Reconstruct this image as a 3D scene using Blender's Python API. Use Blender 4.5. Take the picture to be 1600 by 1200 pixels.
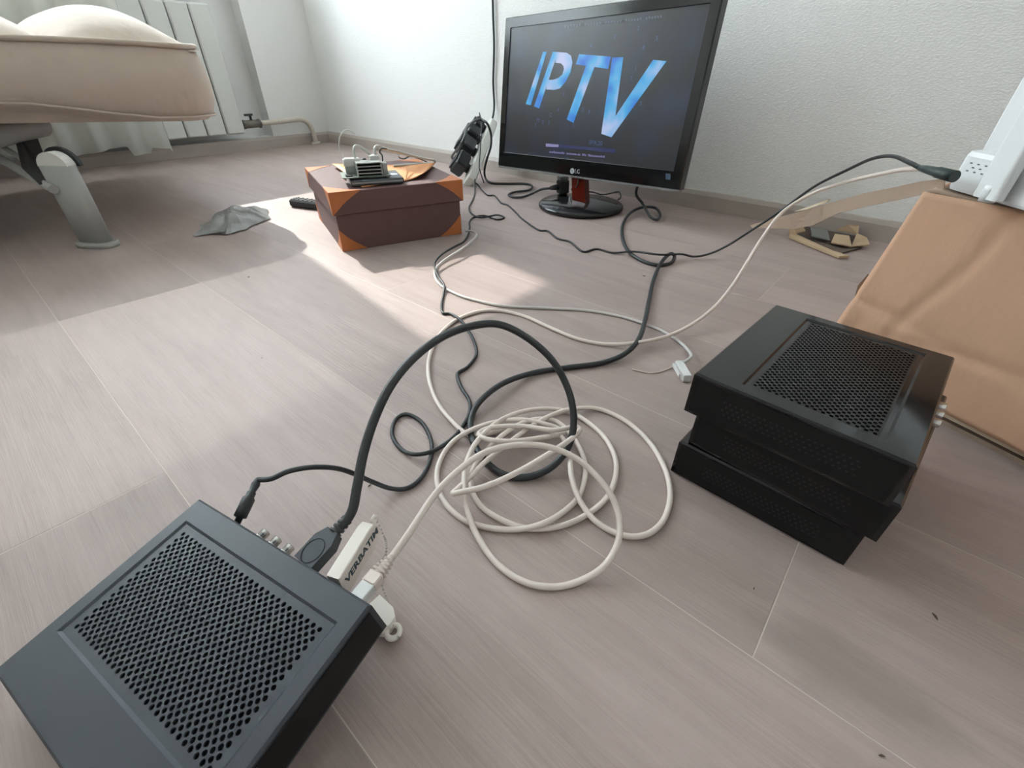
import bpy, math, random
from mathutils import Vector, Matrix
random.seed(7)
for o in list(bpy.data.objects): bpy.data.objects.remove(o)
S = bpy.context.scene
COL = S.collection

# ------------------------------------------------------------------ camera
CP = Vector((2.8216, -1.5960, 0.3850))
RT = Vector((0.7553, 0.6553, 0.0080)).normalized()
FW = Vector((-0.5316, 0.6198, -0.5773)).normalized()
UP = RT.cross(FW).normalized()
RT = FW.cross(UP).normalized()
FPX = 705.1
cam_data = bpy.data.cameras.new('camera')
cam_data.sensor_fit = 'HORIZONTAL'; cam_data.sensor_width = 36
cam_data.lens = FPX / 1600 * 36
cam_data.clip_start = 0.01; cam_data.clip_end = 100
cam = bpy.data.objects.new('camera', cam_data); COL.objects.link(cam)
cam.matrix_world = Matrix(((RT.x, UP.x, -FW.x, CP.x), (RT.y, UP.y, -FW.y, CP.y), (RT.z, UP.z, -FW.z, CP.z), (0, 0, 0, 1)))
S.camera = cam

# ------------------------------------------------------------------ daylight
SKY_STRENGTH = 23.0
SUN_STRENGTH = 6.5
EXPOSURE = 0.05
world = bpy.data.worlds.new('sky'); S.world = world
world.use_nodes = True
bg = world.node_tree.nodes['Background']
bg.inputs['Color'].default_value = (0.84, 0.93, 1.06, 1)
bg.inputs['Strength'].default_value = SKY_STRENGTH
SUNDIR = Vector((0.172, -0.024, -0.140)).normalized()
sd = bpy.data.lights.new('sun', 'SUN'); sd.energy = SUN_STRENGTH; sd.angle = math.radians(0.55); sd.color = (1.0, 0.96, 0.91)
sun = bpy.data.objects.new('sun', sd); COL.objects.link(sun)
sun.rotation_mode = 'QUATERNION'; sun.rotation_quaternion = SUNDIR.to_track_quat('-Z', 'Y')
sun.location = (-3, 0, 4)
WY0, WY1, WZ0, WZ1 = -2.45, -0.44, 0.87, 2.06          # window opening in the left wall
pd = bpy.data.lights.new('window_daylight_portal', 'AREA'); pd.shape = 'RECTANGLE'
pd.size = WY1 - WY0; pd.size_y = WZ1 - WZ0
try: pd.cycles.is_portal = True
except Exception: pass
po = bpy.data.objects.new('window_daylight_portal', pd); COL.objects.link(po)
po.matrix_world = Matrix(((0, 0, -1, -0.26), (1, 0, 0, (WY0 + WY1) / 2), (0, -1, 0, (WZ0 + WZ1) / 2), (0, 0, 0, 1)))
S.view_settings.view_transform = 'Standard'; S.view_settings.look = 'None'
S.view_settings.exposure = EXPOSURE; S.view_settings.gamma = 1; S.view_settings.use_curve_mapping = False

# ------------------------------------------------------------------ helpers
def ray(px, py): return RT * ((px - 800) / FPX) - UP * ((py - 600) / FPX) + FW
def at(px, py, z=0.0):
    d = ray(px, py); return CP + d * ((z - CP.z) / d.z)
def onx(px, py, x):
    d = ray(px, py); return CP + d * ((x - CP.x) / d.x)
def ony(px, py, y):
    d = ray(px, py); return CP + d * ((y - CP.y) / d.y)
def onplane(px, py, a, n):
    d = ray(px, py); return CP + d * ((Vector(a) - CP).dot(n) / d.dot(n))
def lin(c):
    r = []
    for v in c:
        v /= 255.0
        r.append(v / 12.92 if v <= 0.04045 else ((v + 0.055) / 1.055) ** 2.4)
    return (r[0], r[1], r[2], 1.0)
MATS = {}
def mat(name, rgb, rough=0.5, metal=0.0, spec=0.5, bump=0.0, bscale=60.0, var=0.0, vscale=8.0, coat=0.0, trans=0.0, emis=None, estr=0.0, ior=None, stretch=None, sheen=0.0):
    if name in MATS: return MATS[name]
    m = bpy.data.materials.new(name); m.use_nodes = True; MATS[name] = m
    nt = m.node_tree; b = nt.nodes['Principled BSDF']
    c = lin(rgb)
    b.inputs['Base Color'].default_value = c
    b.inputs['Roughness'].default_value = rough; b.inputs['Metallic'].default_value = metal
    b.inputs['Specular IOR Level'].default_value = spec
    b.inputs['Coat Weight'].default_value = coat
    b.inputs['Transmission Weight'].default_value = trans
    b.inputs['Sheen Weight'].default_value = sheen
    if ior: b.inputs['IOR'].default_value = ior
    if emis:
        b.inputs['Emission Color'].default_value = lin(emis); b.inputs['Emission Strength'].default_value = estr
    tc = nt.nodes.new('ShaderNodeTexCoord')
    src = tc.outputs['Object']
    if stretch:
        mp = nt.nodes.new('ShaderNodeMapping'); mp.inputs['Scale'].default_value = stretch
        nt.links.new(src, mp.inputs['Vector']); src = mp.outputs['Vector']
    if var:
        n = nt.nodes.new('ShaderNodeTexNoise'); n.inputs['Scale'].default_value = vscale; n.inputs['Detail'].default_value = 5
        nt.links.new(src, n.inputs['Vector'])
        mx = nt.nodes.new('ShaderNodeMix'); mx.data_type = 'RGBA'
        mx.inputs['A'].default_value = tuple(min(1, v * (1 + var)) for v in c[:3]) + (1,)
        mx.inputs['B'].default_value = tuple(v * (1 - var) for v in c[:3]) + (1,)
        nt.links.new(n.outputs['Fac'], mx.inputs['Factor']); nt.links.new(mx.outputs['Result'], b.inputs['Base Color'])
    if bump:
        n = nt.nodes.new('ShaderNodeTexNoise'); n.inputs['Scale'].default_value = bscale; n.inputs['Detail'].default_value = 4
        nt.links.new(src, n.inputs['Vector'])
        bp = nt.nodes.new('ShaderNodeBump'); bp.inputs['Strength'].default_value = bump; bp.inputs['Distance'].default_value = 0.01
        nt.links.new(n.outputs['Fac'], bp.inputs['Height']); nt.links.new(bp.outputs['Normal'], b.inputs['Normal'])
    return m

class MB:
    def __init__(s): s.v = []; s.f = []; s.sm = []
    def add(s, vs, fs, smooth=False):
        o = len(s.v); s.v += [tuple(v) for v in vs]
        for f in fs: s.f.append([o + i for i in f]); s.sm.append(smooth)
        return s
    def box(s, c, size, M=None):
        cx, cy, cz = c; a, b, d = size[0] / 2, size[1] / 2, size[2] / 2
        vs = [Vector((cx + i * a, cy + j * b, cz + k * d)) for k in (-1, 1) for j in (-1, 1) for i in (-1, 1)]
        if M is not None: vs = [M @ v for v in vs]
        return s.add(vs, [(0, 2, 3, 1), (4, 5, 7, 6), (0, 1, 5, 4), (2, 6, 7, 3), (0, 4, 6, 2), (1, 3, 7, 5)])
    def bbox(s, lo, hi, M=None): return s.box([(lo[i] + hi[i]) / 2 for i in range(3)], [hi[i] - lo[i] for i in range(3)], M)
    def cbox(s, lo, hi, ch, M=None):
        """box with chamfered top, bottom and vertical edges"""
        x0, y0, z0 = lo; x1, y1, z1 = hi
        def ring(i, z):
            c = ch
            a0, a1, b0, b1 = x0 + i, x1 - i, y0 + i, y1 - i
            return [(a0 + c, b0, z), (a1 - c, b0, z), (a1, b0 + c, z), (a1, b1 - c, z), (a1 - c, b1, z), (a0 + c, b1, z), (a0, b1 - c, z), (a0, b0 + c, z)]
        rs = [ring(ch, z0), ring(0, z0 + ch), ring(0, z1 - ch), ring(ch, z1)]
        return s.loft(rs, M)
    def loft(s, rs, M=None, caps=True, smooth=False, close=True):
        n = len(rs[0]); vs = [Vector(p) for r in rs for p in r]
        if M is not None: vs = [M @ v for v in vs]
        fs = []
        for i in range(len(rs) - 1):
            for j in range(n if close else n - 1):
                k = (j + 1) % n
                fs.append((i * n + j, i * n + k, (i + 1) * n + k, (i + 1) * n + j))
        s.add(vs, fs, smooth)
        if caps:
            o = len(s.v) - len(vs)
            s.f.append([o + i for i in reversed(range(n))]); s.sm.append(False)
            s.f.append([o + (len(rs) - 1) * n + i for i in range(n)]); s.sm.append(False)
        return s
    def lathe(s, prof, n=32, M=None, smooth=True):
        rs = [[(r * math.cos(2 * math.pi * k / n), r * math.sin(2 * math.pi * k / n), z) for k in range(n)] for r, z in prof]
        return s.loft(rs, M, True, smooth)
    def tube(s, pts, r, n=10, caps=True):
        pts = [Vector(p) for p in pts]
        rad = r if isinstance(r, (list, tuple)) else [r] * len(pts)
        t0 = (pts[1] - pts[0]).normalized()
        nrm = t0.orthogonal().normalized(); rs = []
        for i, p in enumerate(pts):
            t = (pts[min(i + 1, len(pts) - 1)] - pts[max(i - 1, 0)]).normalized()
            nrm = (nrm - t * nrm.dot(t))
            nrm = nrm.normalized() if nrm.length > 1e-6 else t.orthogonal().normalized()
            b = t.cross(nrm)
            rs.append([p + nrm * (rad[i] * math.cos(2 * math.pi * k / n)) + b * (rad[i] * math.sin(2 * math.pi * k / n)) for k in range(n)])
        return s.loft(rs, None, caps, True)
    def prism(s, poly, z0, z1, M=None):
        return s.loft([[(x, y, z0) for x, y in poly], [(x, y, z1) for x, y in poly]], M)
    def build(s, name, m, parent=None, loc=None):
        me = bpy.data.meshes.new(name); me.from_pydata(s.v, [], s.f)
        me.polygons.foreach_set('use_smooth', s.sm); me.materials.append(m); me.update()
        import bmesh
        bm = bmesh.new(); bm.from_mesh(me); bmesh.ops.recalc_face_normals(bm, faces=bm.faces); bm.to_mesh(me); bm.free()
        o = bpy.data.objects.new(name, me); COL.objects.link(o)
        if parent is not None: o.parent = parent
        if loc is not None: o.location = loc
        return o
def tag(o, label=None, cat=None, group=None, kind=None):
    if label: o['label'] = label
    if cat: o['category'] = cat
    if group: o['group'] = group
    if kind: o['kind'] = kind
    return o
def empty(name, loc=(0, 0, 0), mw=None):
    o = bpy.data.objects.new(name, None); o.empty_display_size = 0.05; COL.objects.link(o)
    if mw is not None: o.matrix_world = mw
    else: o.location = loc
    return o
def spline(pts, sub=6):
    pts = [Vector(p) for p in pts]; out = []
    P = [pts[0] * 2 - pts[1]] + pts + [pts[-1] * 2 - pts[-2]]
    for i in range(1, len(P) - 2):
        p0, p1, p2, p3 = P[i - 1:i + 3]
        for k in range(sub):
            t = k / sub
            out.append(0.5 * ((2 * p1) + (p2 - p0) * t + (2 * p0 - 5 * p1 + 4 * p2 - p3) * t * t + (3 * p1 - p0 - 3 * p2 + p3) * t ** 3))
    out.append(pts[-1]); return out
def path(l, r, zoff=0.0):
    """image points plus height above the floor -> world points"""
    out = []
    for q in l:
        z = q[2] if len(q) > 2 else r
        out.append(at(q[0], q[1], max(z, r) + zoff))
    return out
def textmesh(txt, size, extr=0.0, bold=0.0):
    cu = bpy.data.curves.new('t', 'FONT'); cu.body = txt; cu.size = size; cu.align_x = 'CENTER'; cu.align_y = 'CENTER'; cu.resolution_u = 2; cu.extrude = extr; cu.offset = bold
    o = bpy.data.objects.new('t', cu); COL.objects.link(o)
    dg = bpy.context.evaluated_depsgraph_get()
    me = bpy.data.meshes.new_from_object(o.evaluated_get(dg))
    bpy.data.objects.remove(o); bpy.data.curves.remove(cu)
    return me
def addmesh(name, me, m, parent, M):
    me.materials.clear(); me.materials.append(m); me.transform(M)
    o = bpy.data.objects.new(name, me); COL.objects.link(o); o.parent = parent
    return o
def basis(o, x, y, z):
    return Matrix(((x.x, y.x, z.x, o.x), (x.y, y.y, z.y, o.y), (x.z, y.z, z.z, o.z), (0, 0, 0, 1)))

# ------------------------------------------------------------------ materials of the room
def floor_material():
    m = bpy.data.materials.new('laminate_wood'); m.use_nodes = True; nt = m.node_tree; N = nt.nodes; L = nt.links
    b = N['Principled BSDF']
    tc = N.new('ShaderNodeTexCoord'); oi = N.new('ShaderNodeObjectInfo')
    off = N.new('ShaderNodeVectorMath'); off.operation = 'MULTIPLY_ADD'
    comb = N.new('ShaderNodeCombineXYZ')
    L.new(oi.outputs['Random'], comb.inputs['X']); L.new(oi.outputs['Random'], comb.inputs['Y'])
    L.new(comb.outputs['Vector'], off.inputs[0]); off.inputs[1].default_value = (37, 53, 0); L.new(tc.outputs['Object'], off.inputs[2])
    def noise(scale, sc, detail=6, rough=0.6, dist=0.0):
        mp = N.new('ShaderNodeMapping'); mp.inputs['Scale'].default_value = sc; L.new(off.outputs['Vector'], mp.inputs['Vector'])
        n = N.new('ShaderNodeTexNoise'); n.inputs['Scale'].default_value = scale; n.inputs['Detail'].default_value = detail
        n.inputs['Roughness'].default_value = rough; n.inputs['Distortion'].default_value = dist
        L.new(mp.outputs['Vector'], n.inputs['Vector']); return n.outputs['Fac']
    fine = noise(26, (0.45, 16, 1), 7, 0.75)
    broad = noise(3.2, (0.7, 3.4, 1), 4, 0.55, 0.9)
    # arching growth figure
    mp = N.new('ShaderNodeMapping'); mp.inputs['Scale'].default_value = (0.9, 7.0, 1); L.new(off.outputs['Vector'], mp.inputs['Vector'])
    w = N.new('ShaderNodeTexWave'); w.wave_type = 'RINGS'; w.inputs['Scale'].default_value = 1.6; w.inputs['Distortion'].default_value = 7.0
    w.inputs['Detail'].default_value = 3; w.inputs['Detail Scale'].default_value = 0.8; L.new(mp.outputs['Vector'], w.inputs['Vector'])
    def mix(fac, a, c, mode='MIX'):
        x = N.new('ShaderNodeMix'); x.data_type = 'RGBA'; x.blend_type = mode
        if hasattr(fac, 'node'): L.new(fac, x.inputs['Factor'])
        else: x.inputs['Factor'].default_value = fac
        for k, v in (('A', a), ('B', c)):
            if hasattr(v, 'node'): L.new(v, x.inputs[k])
            else: x.inputs[k].default_value = v
        return x.outputs['Result']
    def ramp(fac, lo, hi):
        r = N.new('ShaderNodeMapRange'); r.inputs['From Min'].default_value = lo; r.inputs['From Max'].default_value = hi; L.new(fac, r.inputs['Value']); return r.outputs['Result']
    c0 = mix(ramp(broad, 0.32, 0.68), lin((178, 159, 152)), lin((157, 138, 131)))
    c1 = mix(ramp(fine, 0.35, 0.7), c0, lin((190, 173, 167)))
    c1 = mix(0.55, c0, c1)
    ws = N.new('ShaderNodeMath'); ws.operation = 'MULTIPLY'; ws.inputs[1].default_value = 0.07; L.new(w.outputs['Fac'], ws.inputs[0])
    c2 = mix(ws.outputs[0], c1, lin((130, 110, 103)))
    tone = N.new('ShaderNodeMapRange'); tone.inputs['To Min'].default_value = 0.91; tone.inputs['To Max'].default_value = 1.07; L.new(oi.outputs['Random'], tone.inputs['Value'])
    hsv = N.new('ShaderNodeHueSaturation'); L.new(tone.outputs['Result'], hsv.inputs['Value']); L.new(c2, hsv.inputs['Color'])
    # grey worn smudge on one plank
    geo = N.new('ShaderNodeNewGeometry'); sub = N.new('ShaderNodeVectorMath'); sub.operation = 'SUBTRACT'
    c_ = at(1320, 1050, 0); sub.inputs[1].default_value = c_; L.new(geo.outputs['Position'], sub.inputs[0])
    mps = N.new('ShaderNodeMapping'); mps.inputs['Scale'].default_value = (11, 30, 1); L.new(sub.outputs['Vector'], mps.inputs['Vector'])
    nsd = N.new('ShaderNodeTexNoise'); nsd.inputs['Scale'].default_value = 1.3; nsd.inputs['Detail'].default_value = 4; L.new(mps.outputs['Vector'], nsd.inputs['Vector'])
    ln_ = N.new('ShaderNodeVectorMath'); ln_.operation = 'LENGTH'; L.new(mps.outputs['Vector'], ln_.inputs[0])
    ad_ = N.new('ShaderNodeMath'); ad_.operation = 'ADD'; L.new(ln_.outputs['Value'], ad_.inputs[0]); L.new(nsd.outputs['Fac'], ad_.inputs[1])
    st = N.new('ShaderNodeMapRange'); st.inputs['From Min'].default_value = 0.95; st.inputs['From Max'].default_value = 1.5; st.inputs['To Min'].default_value = 0.42; st.inputs['To Max'].default_value = 0.0; L.new(ad_.outputs[0], st.inputs['Value'])
    fin = mix(st.outputs['Result'], hsv.outputs['Color'], lin((122, 110, 104)))
    L.new(fin, b.inputs['Base Color'])
    rr = N.new('ShaderNodeMapRange'); rr.inputs['To Min'].default_value = 0.32; rr.inputs['To Max'].default_value = 0.50; L.new(fine, rr.inputs['Value']); L.new(rr.outputs['Result'], b.inputs['Roughness'])
    b.inputs['Specular IOR Level'].default_value = 0.42
    bp = N.new('ShaderNodeBump'); bp.inputs['Strength'].default_value = 0.45; bp.inputs['Distance'].default_value = 0.002; L.new(fine, bp.inputs['Height']); L.new(bp.outputs['Normal'], b.inputs['Normal'])
    return m
def wall_material(name, rgb, woven=True):
    m = bpy.data.materials.new(name); m.use_nodes = True; nt = m.node_tree; N = nt.nodes; L = nt.links
    b = N['Principled BSDF']; b.inputs['Base Color'].default_value = lin(rgb); b.inputs['Roughness'].default_value = 0.85; b.inputs['Specular IOR Level'].default_value = 0.25
    tc = N.new('ShaderNodeTexCoord')
    mp = N.new('ShaderNodeMapping'); mp.inputs['Scale'].default_value = (1, 1, 2.6) if woven else (1, 1, 1); L.new(tc.outputs['Object'], mp.inputs['Vector'])
    n = N.new('ShaderNodeTexNoise'); n.inputs['Scale'].default_value = 120; n.inputs['Detail'].default_value = 3; L.new(mp.outputs['Vector'], n.inputs['Vector'])
    v = N.new('ShaderNodeTexVoronoi'); v.inputs['Scale'].default_value = 160; L.new(mp.outputs['Vector'], v.inputs['Vector'])
    ad = N.new('ShaderNodeMath'); ad.operation = 'ADD'; L.new(n.outputs['Fac'], ad.inputs[0]); L.new(v.outputs['Distance'], ad.inputs[1])
    bp = N.new('ShaderNodeBump'); bp.inputs['Strength'].default_value = 0.35 if woven else 0.1; bp.inputs['Distance'].default_value = 0.004; L.new(ad.outputs[0], bp.inputs['Height']); L.new(bp.outputs['Normal'], b.inputs['Normal'])
    return m
M_FLOOR = floor_material()
M_WALL = wall_material('woven_white_wallpaper', (242, 241, 237))
M_WALL2 = wall_material('smooth_white_paint', (240, 239, 235), False)
M_GAP = mat('pale_joint', (205, 193, 184), 0.8)
M_BASE = mat('taupe_baseboard_wood', (176, 166, 157), 0.5, var=0.12, vscale=6, stretch=(1, 1, 5))

# ------------------------------------------------------------------ room shell
RX, RY, RZ = 3.5, -2.9, 2.6
f = MB().bbox((-0.12, RY, -0.06), (RX, 0.0, -0.0003)).build('floor', M_GAP); tag(f, 'grey-brown wood laminate floor of long planks', kind='structure')
PW, G = 0.238, 0.00045
row = 0; y1 = -0.865 + PW * 4
joints = {0: None}
plank_meshes = {}
while y1 > RY:
    y0 = y1 - PW; ya, yb = max(y0, RY) + G, min(y1, 0.0) - G
    if yb - ya > 0.01:
        key = round(y1, 3)
        start = {-1.103: 2.859, -1.341: 1.725, -1.579: 2.286, -0.865: 2.05, -0.627: 1.35}.get(key, random.uniform(0.3, 1.6))
        L0 = 1.5
        while start > -0.12: start -= L0
        x = start
        while x < RX:
            a, b_ = max(x, -0.12) + G, min(x + L0, RX) - G
            if b_ - a > 0.02:
                ch = 0.0009
                mb = MB()
                cx, cy = (a + b_) / 2, (ya + yb) / 2; hx, hy = (b_ - a) / 2, (yb - ya) / 2
                rings = [[(-hx, -hy, -0.0003), (hx, -hy, -0.0003), (hx, hy, -0.0003), (-hx, hy, -0.0003)],
                         [(-hx, -hy, -0.0002), (hx, -hy, -0.0002), (hx, hy, -0.0002), (-hx, hy, -0.0002)],
                         [(-hx + ch, -hy + ch, 0), (hx - ch, -hy + ch, 0), (hx - ch, hy - ch, 0), (-hx + ch, hy - ch, 0)]]
                mb.loft(rings).build('plank', M_FLOOR, f, (cx, cy, 0))
            x += L0
    y1 = y0; row += 1
tag(MB().bbox((-0.2, RY, RZ), (RX, 0.0, RZ + 0.1)).build('ceiling', M_WALL2), 'plain white ceiling above the room', kind='structure')
tag(MB().bbox((-0.25, 0.0, -0.06), (RX + 0.1, 0.1, RZ)).build('wall_right', M_WALL), 'white woven wallpaper wall behind the monitor', kind='structure')
tag(MB().bbox((RX, RY, -0.06), (RX + 0.1, 0.0, RZ)).build('wall_near', mat('pale_wallpaper', (216, 212, 208), 0.85)), 'pale papered wall opposite the window', kind='structure')
tag(MB().bbox((-0.25, RY - 0.1, -0.06), (RX + 0.1, RY, RZ)).build('wall_rear', mat('pale_wallpaper', (216, 212, 208), 0.85)), 'pale papered wall behind the camera', kind='structure')
# left wall: window opening above, shallow radiator niche below the sill
NY0, NY1 = -2.5, -0.333
wl = MB()
wl.bbox((-0.25, NY1, 0), (0, 0.0, WZ0)); wl.bbox((-0.25, RY, 0), (0, NY0, WZ0))
wl.bbox((-0.25, NY0, 0), (-0.09, NY1, WZ0)); wl.bbox((-0.09, NY0, 0), (0, NY1, 0.055))
wl.bbox((-0.09, NY0, WZ0 - 0.05), (0, NY1, WZ0))
wl.bbox((-0.25, WY1, WZ0), (0, 0.0, RZ)); wl.bbox((-0.25, RY, WZ0), (0, WY0, RZ)); wl.bbox((-0.25, WY0, WZ1), (0, WY1, RZ))
tag(wl.build('wall_left', M_WALL2), 'white wall with the radiator niche under the window', kind='structure')
# window
M_PVC = mat('white_window_plastic', (232, 233, 232), 0.35)
wroot = tag(empty('window_1', (-0.15, (WY0 + WY1) / 2, WZ0)), 'white framed window above the radiator', kind='structure')
def child(mb, name, m, root): 
    inv = root.matrix_world.inverted() if False else Matrix.Translation(-root.location)
    mb.v = [tuple(inv @ Vector(v)) for v in mb.v]
    return mb.build(name, m, root)
fr = MB(); t = 0.06
ymid = -1.45
for a, b_ in ((WY0, WY0 + t), (WY1 - t, WY1), (ymid - t / 2, ymid + t / 2)): fr.bbox((-0.18, a, WZ0), (-0.12, b_, WZ1))
for a, b_ in ((WY0, ymid - t / 2), (ymid + t / 2, WY1)):
    fr.bbox((-0.18, a + (t if a == WY0 else 0), WZ0), (-0.12, b_ - (t if b_ == WY1 else 0), WZ0 + t)); fr.bbox((-0.18, a + (t if a == WY0 else 0), WZ1 - t), (-0.12, b_ - (t if b_ == WY1 else 0), WZ1))
child(fr, 'window_frame', M_PVC, wroot)
gm = bpy.data.materials.new('window_glass'); gm.use_nodes = True; nt = gm.node_tree
for n in list(nt.nodes): nt.nodes.remove(n)
o_ = nt.nodes.new('ShaderNodeOutputMaterial'); mx = nt.nodes.new('ShaderNodeMixShader'); tr = nt.nodes.new('ShaderNodeBsdfTransparent'); gl = nt.nodes.new('ShaderNodeBsdfGlossy')
gl.inputs['Roughness'].default_value = 0.02; mx.inputs[0].default_value = 0.06; tr.inputs['Color'].default_value = (0.95, 0.97, 0.96, 1)
nt.links.new(tr.outputs[0], mx.inputs[1]); nt.links.new(gl.outputs[0], mx.inputs[2]); nt.links.new(mx.outputs[0], o_.inputs[0])
for a, b_ in ((WY0 + t, ymid - t / 2), (ymid + t / 2, WY1 - t)):
    child(MB().bbox((-0.152, a, WZ0 + t), (-0.148, b_, WZ1 - t)), 'pane', gm, wroot)
child(MB().cbox((-0.12, WY0 - 0.03, WZ0 - 0.02), (0.06, WY1 + 0.03, WZ0 + 0.004), 0.004), 'window_sill', M_PVC, wroot)
# baseboards
BH = 0.055
def skirting(name, run, label, ax):
    prof = [(0, 0), (0.016, 0), (0.016, BH - 0.012), (0.010, BH), (0, BH)]
    mb = MB()
    if ax == 'x': mb.loft([[(run[0], -p[0], p[1]) for p in prof], [(run[1], -p[0], p[1]) for p in prof]])
    else: mb.loft([[(p[0], run[0], p[1]) for p in prof], [(p[0], run[1], p[1]) for p in prof]])
    tag(mb.build(name, M_BASE), label, kind='structure')
skirting('baseboard_right', (0.0, RX), 'taupe wood baseboard along the wall behind the monitor', 'x')
skirting('baseboard_left', (-0.016, RY), 'taupe wood baseboard along the wall under the radiator', 'y')

# ------------------------------------------------------------------ radiator, pipe, curtain
M_RAD = mat('white_radiator_enamel', (216, 217, 211), 0.35)
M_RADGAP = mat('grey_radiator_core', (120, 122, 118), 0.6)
rad = tag(empty('radiator', (0.0, -0.9, 0.08)), 'white sectional wall radiator under the window beside the curtain', 'radiator')
RP = 0.0905
for k in range(12):
    ya = -0.491 - RP * (k + 1); yb = -0.491 - RP * k; g = 0.0028
    mb = MB().cbox((0.022, ya + g, 0.085), (0.052, yb - g, 0.600), 0.006)
    child(mb, 'radiator_section', M_RAD, rad)
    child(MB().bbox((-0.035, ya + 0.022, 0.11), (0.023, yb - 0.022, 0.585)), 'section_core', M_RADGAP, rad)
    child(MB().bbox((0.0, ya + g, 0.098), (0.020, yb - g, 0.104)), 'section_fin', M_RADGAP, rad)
for z in (0.13, 0.55):
    child(MB().tube([(-0.01, -0.495, z), (-0.01, -0.491 - RP * 12, z)], 0.017, 12), 'header_tube', M_RADGAP, rad)
for y in (-0.75, -1.3): child(MB().bbox((-0.089, y - 0.012, 0.50), (-0.03, y + 0.012, 0.52)), 'wall_bracket', M_RADGAP, rad)
M_PIPE = mat('off_white_painted_pipe', (205, 196, 182), 0.5, var=0.1, vscale=30, bump=0.2, bscale=80)
pipe = tag(empty('heating_pipe', (0.04, -0.3, 0.0)), 'off-white heating pipe bending down to the floor in the room corner', 'pipe')
pp = [(0.02, -0.395, 0.122), (0.03, -0.30, 0.125), (0.04, -0.205, 0.130), (0.04, -0.165, 0.125), (0.04, -0.138, 0.105), (0.04, -0.122, 0.07), (0.04, -0.115, 0.001)]
child(MB().tube(spline(pp, 6), 0.0125, 14), 'pipe_run', M_PIPE, pipe)
child(MB().tube([(0.04, -0.118, 0.012), (0.04, -0.1165, 0.001)], [0.024, 0.026], 16), 'floor_collar', M_PIPE, pipe)
M_VALVE = mat('worn_metal_valve', (128, 124, 116), 0.5, 0.6, var=0.3, vscale=60)
vb = MB().tube([(0.018, -0.482, 0.122), (0.02, -0.395, 0.122)], [0.0185, 0.0185], 12); vb.tube([(0.0185, -0.404, 0.122), (0.0186, -0.392, 0.122)], 0.021, 6); vb.tube([(0.018, -0.484, 0.122), (0.018, -0.472, 0.122)], 0.021, 6)
child(vb, 'valve_body', M_VALVE, pipe)
hv = MB().tube([(0.02, -0.436, 0.138), (0.02, -0.436, 0.160)], 0.006, 8); hv.box((0.026, -0.446, 0.164), (0.012, 0.040, 0.009), Matrix.Rotation(0, 4, 'X'))
child(hv, 'valve_lever', mat('dark_valve_lever', (40, 42, 42), 0.5), pipe)
# tulle curtain
cm_ = bpy.data.materials.new('white_tulle'); cm_.use_nodes = True; nt = cm_.node_tree
for n in list(nt.nodes): nt.nodes.remove(n)
o_ = nt.nodes.new('ShaderNodeOutputMaterial')
df = nt.nodes.new('ShaderNodeBsdfDiffuse'); tl = nt.nodes.new('ShaderNodeBsdfTranslucent'); tr = nt.nodes.new('ShaderNodeBsdfTransparent')
df.inputs['Color'].default_value = lin((236, 236, 230)); tl.inputs['Color'].default_value = lin((236, 236, 230))
m1 = nt.nodes.new('ShaderNodeMixShader'); m1.inputs[0].default_value = 0.55
m2 = nt.nodes.new('ShaderNodeMixShader'); m2.inputs[0].default_value = 0.14
nt.links.new(df.outputs[0], m1.inputs[1]); nt.links.new(tl.outputs[0], m1.inputs[2]); nt.links.new(m1.outputs[0], m2.inputs[1]); nt.links.new(tr.outputs[0], m2.inputs[2]); nt.links.new(m2.outputs[0], o_.inputs[0])
cv, cf = [], []
NU, NV = 150, 24
for j in range(NV + 1):
    v = j / NV
    for i in range(NU + 1):
        u = i / NU; y = -0.89 - u * 1.75 + 0.02 * (1 - v)
        amp = 0.022 * (0.6 + 0.4 * (1 - v)); x = 0.125 + amp * math.sin(u * 95 + 0.8 * math.sin(3 * v)) + 0.012 * math.sin(u * 31 + 1.2 + v)
        hem = 0.045 + 0.016 * (1 if 0.0 < u < 0.045 else 0) - 0.008 * (1 if 0.045 <= u < 0.09 else 0) + 0.01 * math.sin(u * 23)
        if u > 0.09: hem += 0.03
        cv.append((x, y, hem + (2.5 - hem) * v))
for j in range(NV):
    for i in range(NU):
        a = j * (NU + 1) + i; cf.append((a, a + 1, a + NU + 2, a + NU + 1))
cur = MB().add(cv, cf, True).build('curtain', cm_)
tag(cur, 'sheer white curtain hanging beside the radiator behind the sofa', 'curtain')

# ------------------------------------------------------------------ sofa bed
M_FAB = mat('cream_suede_fabric', (200, 184, 168), 0.9, bump=0.5, bscale=14, var=0.06, vscale=20, sheen=0.3)
M_STEEL = mat('grey_painted_steel', (168, 168, 162), 0.5, 0.0)
M_DARK = mat('dark_steel', (58, 60, 60), 0.45, 0.5)
M_WCAP = mat('white_plastic_cap', (225, 222, 214), 0.4)
sofa = tag(empty('sofa_bed', (0.9, -1.8, 0.0)), 'cream upholstered sofa bed on grey metal legs in front of the radiator', 'sofa')
SX0, SX1, SY0, SY1 = 0.30, 1.190, -2.70, -0.992
def outline(off, n=8, r=0.085):
    pts = []
    for (cx, cy, a0) in ((SX1 - r, SY1 - r, 0), (SX0 + r, SY1 - r, 90), (SX0 + r, SY0 + r, 180), (SX1 - r, SY0 + r, 270)):
        for k in range(n + 1):
            a = math.radians(a0 + 90 * k / n); pts.append((cx + (r + off) * math.cos(a), cy + (r + off) * math.sin(a)))
    out = []
    for i in range(len(pts)):
        p, q = pts[i], pts[(i + 1) % len(pts)]
        d = math.dist(p, q); m_ = max(1, int(d / 0.08))
        for k in range(m_): out.append((p[0] + (q[0] - p[0]) * k / m_, p[1] + (q[1] - p[1]) * k / m_))
    return out
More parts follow.
